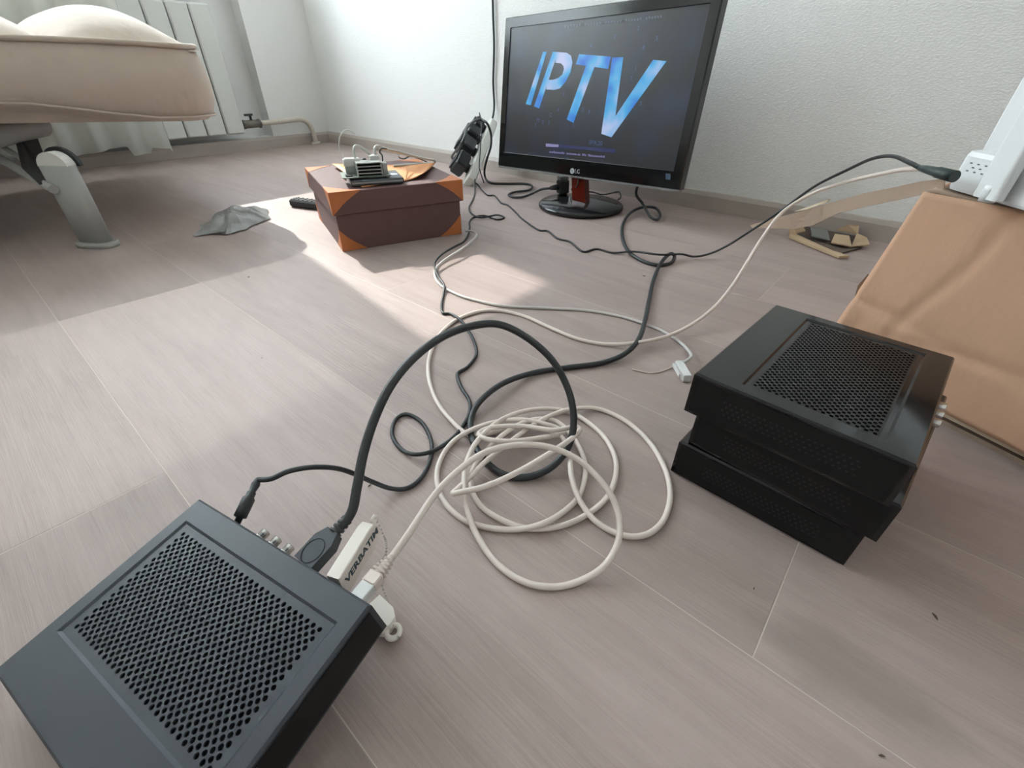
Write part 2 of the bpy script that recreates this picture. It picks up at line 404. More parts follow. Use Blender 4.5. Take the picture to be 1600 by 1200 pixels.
def zb(y):
    t_ = min(1, max(0, (y + 1.48) / 0.38)); t_ = t_ * t_ * (3 - 2 * t_)
    return 0.297 - 0.050 * t_
def ztop(y): 
    t_ = min(1, max(0, (y + 1.30) / 0.25)); return 0.425 - 0.006 * t_ * t_
rings = []
for s_, off in ((-0.02, -0.05), (0.0, -0.02), (0.08, -0.002), (0.25, 0.010), (0.5, 0.016), (0.75, 0.010), (0.94, 0.002), (1.0, -0.004)):
    ring = []
    for x, y in outline(off):
        z = zb(y) + (ztop(y) - zb(y)) * max(s_, 0) + (-0.004 if s_ < 0 else 0)
        z += 0.004 * math.sin(7 * x + 11 * y) * (1 - max(s_, 0))
        ring.append((x, y, z))
    rings.append(ring)
child(MB().loft(rings, None, True, True), 'mattress', M_FAB, sofa)
child(MB().tube([(x, y, ztop(y)) for x, y in outline(0.003)] + [(outline(0.003)[0][0], outline(0.003)[0][1], ztop(outline(0.003)[0][1]))], 0.0060, 8, False), 'top_piping', M_FAB, sofa)
child(MB().tube([(x, y, zb(y) + 0.012) for x, y in outline(0.002)] + [(outline(0.002)[0][0], outline(0.002)[0][1], zb(outline(0.002)[0][1]) + 0.012)], 0.003, 8, False), 'bottom_piping', M_FAB, sofa)
for k in range(5):
    yb = SY1 - 0.008 - k * 0.305; ya = yb - 0.305; n = 26
    vs, fs = [], []
    for j in range(n + 1):
        for i in range(n + 1):
            u = i / n * 2 - 1; v = j / n * 2 - 1
            y = (ya + yb) / 2 + v * (yb - ya) / 2; x = (SX0 + SX1) / 2 + u * (SX1 - SX0 - 0.02) / 2
            e = max(0, 1 - abs(u) ** 2.6) ** 0.62 * max(0, 1 - abs(v) ** 2.3) ** 0.62
            z = ztop(y) - 0.012 + 0.100 * e + 0.006 * e * math.sin(5 * x + 9 * y)
            if k == 0 and v > 0: z -= 0.018 * v * v * e
            vs.append((x, y, z))
    for j in range(n):
        for i in range(n):
            a = j * (n + 1) + i; fs.append((a, a + 1, a + n + 2, a + n + 1))
    child(MB().add(vs, fs, True), 'cushion_pad', M_FAB, sofa)
# metal undercarriage
def oval_leg(base, top, wdir, w, th, n=20):
    base, top, wdir = Vector(base), Vector(top), Vector(wdir).normalized(); ax = (top - base).normalized(); nd = ax.cross(wdir).normalized()
    def ring(c, s=1.0):
        r = []
        for k in range(n):
            a = 2 * math.pi * k / n; ca, sa = math.cos(a), math.sin(a)
            r.append(c + wdir * (w / 2 * s * math.copysign(abs(ca) ** 0.65, ca)) + nd * (th / 2 * s * math.copysign(abs(sa) ** 0.65, sa)))
        return r
    return MB().loft([ring(base), ring(top)], None, True, True), ring
def leg_unit(px_foot, dy=0.0):
    fo = Vector(px_foot)
    wd = (0.80, 0.60, 0)
    mb, ring = oval_leg(fo + Vector((0, 0, 0.012)), fo + Vector((0.0, 0, 0.188)), wd, 0.080, 0.034)
    lg = child(mb, 'leg', M_STEEL, sofa)
    n_ = Vector((0.6, -0.8, 0))
    wdv = Vector(wd)
    pts = [[fo + wdv * (0.036 * math.cos(a)) + Vector((0, 0, 0.186 + 0.030 * max(0, math.sin(a)))) + n_ * s for a in [math.pi * k / 12 for k in range(13)]] for s in (-0.012, 0.012)]
    child(MB().loft(pts), 'leg_cap', M_WCAP, sofa)
    pts = [[fo + wdv * (0.044 * math.cos(a)) + Vector((0, 0, 0.184 + 0.040 * math.sin(a))) + n_ * s for a in [math.pi * k / 12 for k in range(13)]] for s in (-0.022, -0.0135)]
    child(MB().loft(pts), 'pivot_plate', M_DARK, sofa)
    mb, ring = oval_leg(fo, fo + Vector((0, 0, 0.013)), wd, 0.098, 0.052)
    child(mb, 'leg_foot', M_STEEL, sofa)
foot = at(155, 384, 0.0)
leg_unit(foot)
leg_unit(foot + Vector((0, -1.05, 0)))
leg_unit(Vector((0.42, -1.80, 0))); leg_unit(Vector((0.42, -2.4, 0)))
ta, tb = at(62, 196, 0.237), at(0, 209, 0.237); td = (tb - ta).normalized()
tpts = [ta - td * 0.012, ta - td * 0.006, ta, ta + td * 0.05, tb, tb + td * 0.14]
child(MB().tube(tpts, [0.012, 0.022, 0.027, 0.027, 0.027, 0.027], 18), 'frame_tube', M_STEEL, sofa)
child(MB().bbox((0.36, -2.60, 0.262), (1.06, -1.46, 0.288)), 'slat_base', M_DARK, sofa)
q = [at(26, 214, 0.222), at(54, 212, 0.215), at(78, 276, 0.16), at(66, 288, 0.15), at(38, 262, 0.18)]
nq = Vector((0.6, -0.8, 0)) * 0.006
child(MB().loft([[p - nq for p in q], [p + nq for p in q]]), 'bracket', M_DARK, sofa)
child(MB().tube([at(84, 296, 0.14), at(0, 248, 0.185), at(-70, 206, 0.22)], 0.010, 10), 'brace_rod', M_STEEL, sofa)
child(MB().tube([at(34, 247, 0.19), at(0, 227, 0.205), at(-60, 196, 0.235)], 0.006, 10), 'brace_rod', M_STEEL, sofa)

# ------------------------------------------------------------------ set-top boxes
M_BOX = mat('matte_dark_grey_plastic', (58, 62, 68), 0.42, spec=0.45, bump=0.05, bscale=900)
M_GLOSS = mat('glossy_black_plastic', (17, 17, 18), 0.10, spec=0.5)
M_SIDE = mat('black_side_plastic', (15, 15, 15), 0.55, spec=0.3)
M_IN = mat('black_interior', (6, 6, 7), 0.9)
M_CHROME = mat('nickel_plated_metal', (205, 203, 198), 0.22, 1.0)
M_RUB = mat('black_rubber', (22, 22, 22), 0.8)
def perforated(w, d, h, p=0.0064, rh=0.285):
    """vented top panel in box coordinates: x along the back edge, y towards the back, top at z=h"""
    x0, x1 = 0.017, w - 0.017; yb, yf = -0.150 * d, -0.750 * d
    nx = int((x1 - x0) / p); ny = int((yb - yf) / p)
    ox = (x0 + x1) / 2 - nx * p / 2; oy = (yb + yf) / 2 - ny * p / 2
    z = h - 0.0016; tk = 0.0016; mb = MB()
    R = p * rh; hp = p / 2
    def dia(cx, cy):
        cs = [(cx + hp, cy), (cx, cy + hp), (cx - hp, cy), (cx, cy - hp)]
        hs = [(cx + R * math.cos(math.pi * k / 4), cy + R * math.sin(math.pi * k / 4)) for k in range(8)]
        vs = [(x, y, z) for x, y in cs] + [(x, y, z) for x, y in hs] + [(x, y, z - tk) for x, y in hs]
        fs = []
        for q_ in range(4):
            fs.append((q_, (q_ + 1) % 4, 4 + (2 * q_ + 2) % 8, 4 + 2 * q_ + 1, 4 + 2 * q_))
        for k in range(8): fs.append((4 + k, 4 + (k + 1) % 8, 12 + (k + 1) % 8, 12 + k))
        mb.add(vs, fs)
    for i in range(nx + 1):
        for j in range(ny + 1):
            cx, cy = ox + i * p, oy + j * p
            if 0 < i < nx and 0 < j < ny: dia(cx, cy)
            else:
                poly = []
                for a, b_ in ((hp, 0), (0, hp), (-hp, 0), (0, -hp)):
                    X, Y = cx + a, cy + b_
                    if ox - 1e-6 <= X <= ox + nx * p + 1e-6 and oy - 1e-6 <= Y <= oy + ny * p + 1e-6: poly.append((X, Y, z))
                    else: poly.append((cx, cy, z))
                pts = []
                for q_ in poly:
                    if q_ not in pts: pts.append(q_)
                if len(pts) >= 3: mb.add(pts, [tuple(range(len(pts)))])
            if i < nx and j < ny: dia(cx + hp, cy + hp)
    return mb, (ox, oy, ox + nx * p, oy + ny * p)
def shell(w, d, h, op):
    """upper case with a recessed opening for the vented panel and bevelled edges"""
    ox0, oy0, ox1, oy1 = op; c = 0.0018; m_ = 0.006
    def rect(a, b_, e, g, z): return [(a, b_, z), (e, b_, z), (e, g, z), (a, g, z)]
    rings = [rect(0.001, -d + 0.001, w - 0.001, -0.001, 0.0), rect(0, -d, w, 0, 0.001), rect(0, -d, w, 0, h - c), rect(c, -d + c, w - c, -c, h),
             rect(ox0 - m_, oy0 - m_, ox1 + m_, oy1 + m_, h), rect(ox0 - m_ + 0.002, oy0 - m_ + 0.002, ox1 + m_ - 0.002, oy1 + m_ - 0.002, h - 0.0016), rect(ox0, oy0, ox1, oy1, h - 0.0016)]
    mb = MB().loft(rings, None, False)
    mb.add(rings[0], [(3, 2, 1, 0)])
    return mb
def settop(name, mw, w, d, h, glossy, label, group, vents=True, jacks=True):
    root = empty(name, mw=mw); tag(root, label, 'set-top box', group)
    pm, op = perforated(w, d, h)
    m_ = M_GLOSS if glossy else M_BOX
    shell(w, d, h, op).build('case', m_, root)
    pm.build('vented_panel', mat('satin_black_plastic', (24, 24, 25), 0.3, spec=0.4) if glossy else m_, root)
    MB().bbox((0.004, -d + 0.004, h - 0.011), (w - 0.004, -0.004, h - 0.009)).build('inner_tray', M_IN, root)
    for xx in (-0.0004, w + 0.0004):
        MB().box((xx, -d / 2, h / 2), (0.0006, d - 0.008, h - 0.008)).build('side_panel', M_SIDE, root)
    if vents:
        vm = MB()
        for sx in (w + 0.0008, -0.0008):
            for i in range(22):
                for j in range(4):
                    y = -0.03 - i * 0.0052 - (j % 2) * 0.0026; z = 0.016 + j * 0.0046; r = 0.0012
                    vm.add([(sx, y + r * math.cos(math.pi * k / 3), z + r * math.sin(math.pi * k / 3)) for k in range(6)], [(0, 1, 2, 3, 4, 5)])
        tag(vm.build('side_vent', mat('dull_grey_vent', (25, 24, 24), 0.45), root), kind='stuff')
    for fx, fy in ((0.02, -0.02), (w - 0.02, -0.02), (0.02, -d + 0.02), (w - 0.02, -d + 0.02)):
        MB().lathe([(0.006, -0.0015), (0.0065, 0.0)], 12, Matrix.Translation((fx, fy, 0))).build('rubber_foot', M_RUB, root)
    MB().box((w / 2, 0.0004, h / 2), (w - 0.02, 0.0008, h - 0.012)).build('rear_panel', M_SIDE, root)
    for k in range(3 if jacks else 0):
        xx = w * 0.36 + k * 0.0165
        M_ = Matrix.Translation((xx, 0, h * 0.62)) @ Matrix.Rotation(-math.pi / 2, 4, 'X')
        MB().lathe([(0.0052, 0.0), (0.0052, 0.002), (0.0041, 0.002), (0.0041, 0.0080), (0.0032, 0.0085), (0.0028, 0.006)], 16, M_).build('rca_jack', M_CHROME, root)
    return root
def pose(x, y, z, a, tx=0, ty=0):
    return Matrix.Translation((x, y, z)) @ Matrix.Rotation(a, 4, 'Z') @ Matrix.Rotation(tx, 4, 'X') @ Matrix.Rotation(ty, 4, 'Y')
FM = pose(2.4284, -1.5675, 0.0236, 0.2037, 0.1412, -0.0803)
FWd, FDp, FHt = 0.2171, 0.1563, 0.0367
settop('set_top_box', FM, FWd, FDp, FHt, False, 'dark grey set-top box with perforated lid and plugged-in cables, nearest the camera', 'perforated set-top boxes', False)
TW, TD, TH = 0.2185, 0.1765, 0.0468
def tpose(C, yaw, z):   # C: corner where the back edge ends on the camera side
    u = Vector((math.cos(yaw), math.sin(yaw), 0)); bl = Vector((C[0], C[1], 0)) - u * TW
    return pose(bl.x, bl.y, z, yaw)
settop('set_top_box', tpose((2.8969, -1.2017), math.radians(-92.5), 0.0015), TW, TD, TH, True, 'glossy black set-top box lying on the floor, bottom of the stack', 'perforated set-top boxes', True, False)
settop('set_top_box', tpose((2.9047, -1.2057), math.radians(-95.0), 0.0485), TW, TD, TH, True, 'glossy black set-top box in the middle of the stack', 'perforated set-top boxes', True, False)
settop('set_top_box', tpose((2.8952, -1.2164), math.radians(-93.6), 0.0968), TW, TD, TH, True, 'glossy black set-top box on top of the stack beside the carton', 'perforated set-top boxes')

# ------------------------------------------------------------------ monitor
M_BEZ = mat('glossy_black_bezel', (14, 15, 17), 0.12, spec=0.5)
MB0 = Vector((1.9519, -0.2838, 0.0905)); myaw, mtilt, mroll = -0.0766, 0.1247, 0.0375; MW, MH = 0.717, 0.435
mu = Vector((math.cos(myaw), math.sin(myaw), 0)); mn = Vector((math.sin(myaw), -math.cos(myaw), 0))
mv = Vector((0, 0, 1)) * math.cos(mtilt) - mn * math.sin(mtilt)
mu, mv = mu * math.cos(mroll) + mv * math.sin(mroll), mv * math.cos(mroll) - mu * math.sin(mroll)
mn = mu.cross(mv).normalized()                                        # out of the screen, towards the viewer
MM = basis(MB0, mu, mv, mn)
mon = tag(empty('monitor', mw=Matrix.Translation((1.958, -0.2515, 0))), 'black widescreen monitor standing on the floor by the wall, showing IPTV', 'monitor')
MI = mon.matrix_world.inverted() @ MM
def mloc(mb, name, m): 
    mb.v = [tuple(MI @ Vector(v)) for v in mb.v]; return mb.build(name, m, mon)
W2 = MW / 2; bz = 0.027; bb = 0.052
bezel = MB()
def rct(a, b_, c_, d_, z): return [(a, b_, z), (c_, b_, z), (c_, d_, z), (a, d_, z)]
bezel.loft([rct(-W2 + .02, 0.035, W2 - .02, MH - .02, -0.052), rct(-W2, 0.007, W2, MH, -0.030), rct(-W2, 0.007, W2, MH, -0.004), rct(-W2 + .003, 0.008, W2 - .003, MH - .003, 0),
            rct(-W2 + bz, bb, W2 - bz, MH - bz, 0), rct(-W2 + bz + .001, bb + .001, W2 - bz - .001, MH - bz - .001, -0.003)], None, False)
bezel.add(rct(-W2 + .02, 0.035, W2 - .02, MH - .02, -0.052), [(3, 2, 1, 0)])
mloc(bezel, 'bezel', M_BEZ)
M_ACR = mat('clear_acrylic_edge', (225, 226, 226), 0.08, spec=0.6, trans=0.75, ior=1.45)
mloc(MB().cbox((-W2 + .001, 0.0, -0.024), (W2 - .001, 0.0068, -0.001), 0.002), 'acrylic_strip', M_ACR)
mloc(MB().tube([(-W2 + bz, bb - .0006, .0004), (W2 - bz, bb - .0006, .0004)], 0.0006, 6), 'screen_edge_line', mat('grey_edge_line', (120, 124, 128), 0.4))
scm = mat('lcd_screen', (22, 23, 25), 0.33, spec=0.6, emis=(38, 46, 62), estr=0.55)
# a soft blue glow of the displayed picture, brighter at its middle
nt = scm.node_tree; bsd = nt.nodes['Principled BSDF']
tc = nt.nodes.new('ShaderNodeTexCoord'); nz = nt.nodes.new('ShaderNodeTexNoise'); nz.inputs['Scale'].default_value = 9; nz.inputs['Detail'].default_value = 3
nt.links.new(tc.outputs['Object'], nz.inputs['Vector'])
rp = nt.nodes.new('ShaderNodeValToRGB'); rp.color_ramp.elements[0].position = 0.42; rp.color_ramp.elements[0].color = lin((24, 25, 28)); rp.color_ramp.elements[1].position = 0.72; rp.color_ramp.elements[1].color = lin((30, 42, 74))
nt.links.new(nz.outputs['Fac'], rp.inputs['Fac']); nt.links.new(rp.outputs['Color'], bsd.inputs['Emission Color'])
screen = mloc(MB().bbox((-W2 + bz, bb, -0.006), (W2 - bz, MH - bz, -0.0028)), 'screen', scm)
# lettering shown on the screen
def letters_mat(name, c1, c2, c3, s):
    m = bpy.data.materials.new(name); m.use_nodes = True; nt = m.node_tree; b = nt.nodes['Principled BSDF']
    b.inputs['Base Color'].default_value = lin((20, 21, 24)); b.inputs['Roughness'].default_value = 0.34
    tc = nt.nodes.new('ShaderNodeTexCoord'); nz = nt.nodes.new('ShaderNodeTexNoise'); nz.inputs['Scale'].default_value = 11; nz.inputs['Detail'].default_value = 2
    nt.links.new(tc.outputs['Object'], nz.inputs['Vector'])
    rp = nt.nodes.new('ShaderNodeValToRGB'); e = rp.color_ramp.elements
    e[0].position = 0.36; e[0].color = lin(c1); e[1].position = 0.5; e[1].color = lin(c2); k = e.new(0.66); k.color = lin(c3)
    nt.links.new(nz.outputs['Fac'], rp.inputs['Fac']); nt.links.new(rp.outputs['Color'], b.inputs['Emission Color']); b.inputs['Emission Strength'].default_value = s
    return m
M_LET = letters_mat('iptv_letters', (28, 112, 214), (70, 172, 228), (190, 200, 236), 0.85)
MIi = MI.inverted() @ mon.matrix_world.inverted()
SCP = MM @ Vector((0, 0, -0.0026))
def spt(px, py, lift=0.0):
    p = onplane(px, py, SCP + mn * lift, mn); return mon.matrix_world.inverted() @ p
def z3(x, y): return (740 + x / 3.334, y / 3.334)
def z4(x, y): return (800 + x / 6.669, 60 + y / 6.669)
def poly_on_screen(name, polys, m, lift=0.0003, parent=None):
    mb = MB()
    for pl in polys:
        a = [spt(*q, lift) for q in pl]; b_ = [spt(*q, lift - 0.0005) for q in pl]
        mb.loft([b_, a])
    o = mb.build(name, m, mon); 
    if parent is not None:
        o.parent = parent
    return o
poly_on_screen('screen_letter', [[z3(362, 270), z3(381, 270), z3(298, 548), z3(271, 542)]], M_LET, parent=screen)
po_ = [(470, 143), (570, 150), (615, 180), (630, 250), (610, 350), (560, 450), (500, 520), (440, 537), (355, 532)]
pi_ = [(450, 252), (510, 260), (535, 285), (542, 320), (525, 375), (480, 415), (430, 430), (395, 432), (375, 432)]
Pp = [[z4(425, 140), z4(479, 143), z4(283, 730), z4(230, 708)]]
for k in range(8): Pp.append([z4(*po_[k]), z4(*po_[k + 1]), z4(*pi_[k + 1]), z4(*pi_[k])])
poly_on_screen('screen_letter', Pp, M_LET, parent=screen)
poly_on_screen('screen_letter', [[z4(700, 165), z4(1030, 190), z4(1002, 318), z4(665, 270)], [z4(770, 284), z4(860, 297), z4(640, 880), z4(570, 845)]], M_LET, parent=screen)
poly_on_screen('screen_letter', [[z3(722, 300), z3(780, 298), z3(738, 606), z3(718, 715), z3(665, 697)], [z3(738, 606), z3(935, 312), z3(1005, 318), z3(718, 715)]], M_LET, parent=screen)
M_FAINT = mat('faint_screen_glyph', (20, 21, 24), 0.34, emis=(74, 96, 138), estr=0.8)
M_BAR1 = mat('screen_bar_light', (20, 21, 24), 0.34, emis=(126, 122, 168), estr=0.9)
M_BAR2 = mat('screen_bar_dark', (20, 21, 24), 0.34, emis=(36, 42, 92), estr=0.8)
def zz(x, y): return (840 + x / 10.0, 200 + y / 10.0)
poly_on_screen('progress_bar', [[zz(330, 262), zz(1215, 330), zz(1215, 390), zz(330, 300)]], M_BAR2, parent=screen)
poly_on_screen('progress_fill', [[zz(130, 242), zz(328, 260), zz(326, 300), zz(128, 292)]], M_BAR1, 0.0004, parent=screen)
caption = []
xx = 185
for wlen in (11, 10, 3, 12):
    for k in range(wlen):
        y0_ = 362 + (xx - 185) * 0.092; hgt = random.choice((22, 24, 24, 34)); caption.append([zz(xx, y0_ + 24 - hgt), zz(xx + 14, y0_ + 25 - hgt), zz(xx + 13, y0_ + 26), zz(xx - 1, y0_ + 25)]); xx += 22
    xx += 26
poly_on_screen('caption_line', caption, M_BAR1, parent=screen)
top = []
for k in range(34):
    X = 140 + k * 29; Y = 205 - k * 3.0 + random.uniform(-4, 4)
    if k % 7 == 6: continue
    top.append([(860 + X / 6.4, 10 + (Y - 14) / 6.4), (860 + (X + 18) / 6.4, 10 + (Y - 15) / 6.4), (860 + (X + 17) / 6.4, 10 + (Y + 9) / 6.4), (860 + (X - 1) / 6.4, 10 + (Y + 10) / 6.4)])
poly_on_screen('header_line', top, mat('faint_header', (20, 21, 24), 0.34, emis=(96, 104, 120), estr=0.55), parent=screen)
def text_on(name, txt, px, py, hpx, m, root, xdir, ydir, plane_pt, n, lift, R=None, parent=None):
    p = onplane(px, py, Vector(plane_pt) + n * lift, n)
    depth = (p - CP).dot(FW); size = hpx / FPX * depth * 1.4
    me = textmesh(txt, size)
    B = root.matrix_world.inverted() @ basis(p, xdir, ydir, n)
    o = addmesh(name, me, m, root, B)
    if parent is not None: o.parent = parent
    return o
for txt, X, Y in (('2', 570, 570), ('8', 602, 582), ('7', 822, 410), ('4', 440, 572), ('1', 520, 650), ('2', 488, 832), ('C', 402, 600), ('3', 392, 640), ('0', 360, 638), ('M', 336, 628), ('7', 322, 655), ('4', 612, 240), ('2', 858, 148), ('7', 735, 195), ('5', 955, 200), ('8', 885, 248), ('1', 843, 358), ('6', 470, 490), ('3', 870, 540)):
    px, py = z3(X, Y); text_on('screen_digit', txt, px, py, 6.0, M_FAINT, mon, mu, mv, SCP, mn, 0.0003, parent=screen)
px, py = zz(905, 235); text_on('screen_digit', '0PA,20', px, py, 6.5, M_FAINT, mon, mu, mv, SCP, mn, 0.0005, parent=screen)
# maker's mark and sticker on the lower bezel
M_LOGO = mat('silver_grey_print', (168, 170, 172), 0.4)
BZP = MM @ Vector((0, 0, 0.0))
px, py = zz(540, 672); c_ = onplane(px, py, BZP + mn * 0.0004, mn)
lm = MB().lathe([(0.0082, -0.0004), (0.0082, 0.0004)], 28, mon.matrix_world.inverted() @ basis(c_, mu, mv, mn)).build('logo_disc', M_LOGO, mon)
M_LD = mat('logo_dark_print', (40, 41, 44), 0.4)
fc = []
B_ = mon.matrix_world.inverted() @ basis(c_ + mn * 0.0005, mu, mv, mn)
fm = MB(); fm.bbox((-0.0009, -0.0036, 0), (0.0006, 0.0030, 0.0002), B_); fm.bbox((-0.0009, -0.0036, 0), (0.0032, -0.0026, 0.0002), B_); fm.bbox((-0.0040, 0.0012, 0), (-0.0024, 0.0028, 0.0002), B_)
fm.build('logo_face', M_LD, mon)
px, py = zz(618, 681); text_on('logo_letters', 'LG', px, py, 6.2, M_LOGO, mon, mu, mv, BZP, mn, 0.0005)
poly = [z3(1000, 903), z3(1026, 906), z3(1024, 937), z3(1000, 934)]
sm_ = MB(); sm_.loft([[mon.matrix_world.inverted() @ onplane(*q, BZP + mn * l, mn) for q in poly] for l in (0.0001, 0.0005)]); sm_.build('blue_sticker', mat('muted_blue_sticker', (52, 72, 92), 0.5), mon)
# stand
DC = (at(842, 325) + at(971, 325)) / 2
M_ST = mat('glossy_black_stand', (20, 20, 22), 0.13, spec=0.5)
def mworld(mb, name, m):
    I = mon.matrix_world.inverted(); mb.v = [tuple(I @ Vector(v)) for v in mb.v]; return mb.build(name, m, mon)
mworld(MB().lathe([(0.105, 0.0), (0.134, 0.001), (0.138, 0.006), (0.138, 0.012), (0.132, 0.017), (0.06, 0.021), (0.02, 0.022)], 56, Matrix.Translation((DC.x, DC.y, 0))), 'stand_base', M_ST)
M_RED = mat('red_tinted_acrylic', (104, 34, 20), 0.12, spec=0.6, trans=0.35, ior=1.45)
nb = Vector((DC.x, DC.y, 0.0205)); nt_ = MM @ Vector((-0.008, 0.03, -0.03))
hw = 0.027
mworld(MB().loft([[nb + mu * a * 1.0 + mn * b_ for a, b_ in ((-hw, -.012), (hw, -.012), (hw, .012), (-hw, .012))], [nt_ + mu * a + mn * b_ for a, b_ in ((-hw * .95, -.012), (hw * .95, -.012), (hw * .95, .012), (-hw * .95, .012))]]), 'stand_neck', M_RED)

# ------------------------------------------------------------------ patterned storage box
M_BRN = mat('dark_brown_paper_board', (98, 70, 68), 0.62, var=0.12, vscale=25)
M_ORG = mat('orange_brown_leatherette', (184, 108, 58), 0.55, var=0.2, vscale=18)
FL = Vector((1.7800, -1.0388, 0)); FR = Vector((1.8962, -0.7245, 0)); BLc = Vector((1.4368, -0.9278, 0))
bu = (FR - FL).normalized(); bv = Vector((-bu.y, bu.x, 0)); BWd, BDp, BHt, LH = 0.335, 0.352, 0.140, 0.052
box = tag(empty('storage_box', mw=basis(FL, bu, bv, Vector((0, 0, 1)))), 'dark brown cardboard storage box with orange-brown corners on the floor', 'box')
ins = 0.007
MB().cbox((ins, ins, 0), (BWd - ins, BDp - ins, BHt - 0.006), 0.0012).build('box_base', M_BRN, box)
lid = MB().cbox((0, 0, BHt - LH), (BWd, BDp, BHt), 0.0015).build('lid', M_BRN, box)
def tri(p0, a, b_, n, k=5):
    """corner patch: p0 corner, a / b_ leg vectors, slightly hollow diagonal"""
    p0, a, b_, n = Vector(p0), Vector(a), Vector(b_), Vector(n)
    pts = [p0]
    for i in range(k + 1):
        t_ = i / k; w_ = 0.10 * math.sin(math.pi * t_); pts.append(p0 + a * (1 - t_) * (1 - w_) + b_ * t_ * (1 - w_))
    return [[q_ + n * 0.00015 for q_ in pts], [q_ + n * 0.0008 for q_ in pts]]
for cx, sx in ((0, 1), (BWd, -1)):
    for cy, sy in ((0, 1), (BDp, -1)):
        mb = MB(); l = 0.074
        mb.loft(tri((cx, cy, BHt), (sx * l, 0, 0), (0, sy * l, 0), (0, 0, 1)))
        mb.loft(tri((cx, cy, BHt), (sx * l, 0, 0), (0, 0, -LH), (0, -sy, 0)))
        mb.loft(tri((cx, cy, BHt), (0, sy * l * 0.8, 0), (0, 0, -LH), (-sx, 0, 0)))
        mb.build('lid_corner', M_ORG, lid)
        mb = MB(); x_, y_ = cx + sx * ins, cy + sy * ins; l = 0.062
        mb.loft(tri((x_, y_, 0.001), (sx * l, 0, 0), (0, 0, 0.052), (0, -sy, 0)))
        mb.loft(tri((x_, y_, 0.001), (0, sy * l, 0), (0, 0, 0.052), (-sx, 0, 0)))
        mb.build('base_corner', M_ORG, box)
# orange sheet on the lid
def bw(px, py, z): return at(px, py, z)
sh = []
P0, P1, P2, P3 = bw(520, 261, .1415), bw(566, 293, .1415), bw(640, 289, .1415), bw(690, 267, .1415)
P4 = bw(682, 256, .1415); P5 = bw(600, 252, .1415)
nu, nv = 14, 10
def shp(u, v):
    a = P0.lerp(P4, u); b_ = P1.lerp(P2.lerp(P3, 0.45), u); p = a.lerp(b_, v)
    z = 0.1418 + 0.020 * max(0, u - 0.62) ** 1.5 * 2.6 * (0.35 + 0.65 * v) + 0.012 * max(0, 0.22 - u) * 3 * (1 - v) + 0.0015 * math.sin(9 * u + 4 * v)
    return Vector((p.x, p.y, max(z, 0.1416)))
vs = [shp(i / nu, j / nv) for j in range(nv + 1) for i in range(nu + 1)]
n0 = len(vs); vs += [v + Vector((0, 0, 0.0009)) for v in vs]
fs = []
for j in range(nv):
    for i in range(nu):
        a = j * (nu + 1) + i; fs += [(a, a + nu + 1, a + nu + 2, a + 1), (n0 + a, n0 + a + 1, n0 + a + nu + 2, n0 + a + nu + 1)]
edge = [i for i in range(nu + 1)] + [j * (nu + 1) + nu for j in range(1, nv + 1)] + [nv * (nu + 1) + i for i in range(nu - 1, -1, -1)] + [j * (nu + 1) for j in range(nv - 1, 0, -1)]
for k in range(len(edge)):
    a, b_ = edge[k], edge[(k + 1) % len(edge)]; fs.append((a, b_, b_ + n0, a + n0))
tag(MB().add(vs, fs, True).build('leatherette_sheet', mat('orange_tan_sheet', (206, 138, 78), 0.55, var=0.12, vscale=20)), 'curled orange-tan sheet lying on the storage box lid', 'sheet')
# hard drive enclosure and circuit board
d0 = at(549, 292, .1425); d1 = at(632, 286, .1425); du = (d1 - d0); du.z = 0; dl = du.length; du.normalize(); dv = Vector((-du.y, du.x, 0))
M_HD = mat('dark_grey_drive_case', (72, 76, 80), 0.4, 0.2)
hd = tag(empty('drive_enclosure', mw=basis(Vector((d0.x, d0.y, 0.1428)), du, dv, Vector((0, 0, 1)))), 'flat dark grey drive enclosure under the circuit board', 'hard drive')
MB().cbox((0, 0, 0), (dl, 0.105, 0.0125), 0.002).build('enclosure_body', M_HD, hd)
MB().bbox((0.003, -0.0006, 0.0045), (dl - 0.003, 0.0, 0.0085)).build('seam_strip', mat('light_grey_trim', (150, 152, 150), 0.4), hd)
MB().lathe([(0.012, 0.0126), (0.012, 0.0130)], 24, Matrix.Translation((dl * 0.86, 0.05, 0))).build('round_label', mat('pale_label', (190, 196, 205), 0.4), hd)
zt = 0.1428 + 0.0127
pb = tag(empty('circuit_board', mw=basis(Vector((d0.x, d0.y, zt)) - du * 0.016 + dv * 0.006, du, dv, Vector((0, 0, 1)))), 'grey-green circuit board with stacked metal ports on the storage box', 'circuit board')
M_PCB = mat('grey_green_board', (112, 122, 112), 0.5, var=0.25, vscale=160)
bl_ = dl * 0.90
for fx in (0.006, bl_ - 0.006):
    for fy in (0.006, 0.072): MB().lathe([(0.003, 0.0), (0.003, 0.0045)], 8, Matrix.Translation((fx, fy, 0))).build('standoff', M_CHROME, pb)
MB().bbox((0, 0, 0.0045), (bl_, 0.078, 0.0062)).build('board', M_PCB, pb)
M_PORT = mat('dull_port_metal', (168, 172, 168), 0.35, 0.8)
x0p, x1p = bl_ * 0.34, bl_ * 0.82
for k in range(4):
    z0 = 0.0062 + k * 0.0072
    MB().bbox((x0p, 0.006 + 0.002 * k, z0 + 0.0046), (x1p, 0.050, z0 + 0.0070)).build('port_shelf', M_PORT, pb)
    MB().bbox((x0p + 0.002, 0.012 + 0.002 * k, z0), (x1p - 0.002, 0.050, z0 + 0.0046)).build('port_slot', M_IN, pb)
for fx in (x0p - 0.002, x1p): MB().bbox((fx, 0.006, 0.0062), (fx + 0.002, 0.050, 0.0345)).build('port_side', M_PORT, pb)
MB().bbox((x1p + 0.006, 0.02, 0.0062), (bl_ - 0.004, 0.06, 0.03)).build('edge_connector', M_PORT, pb)
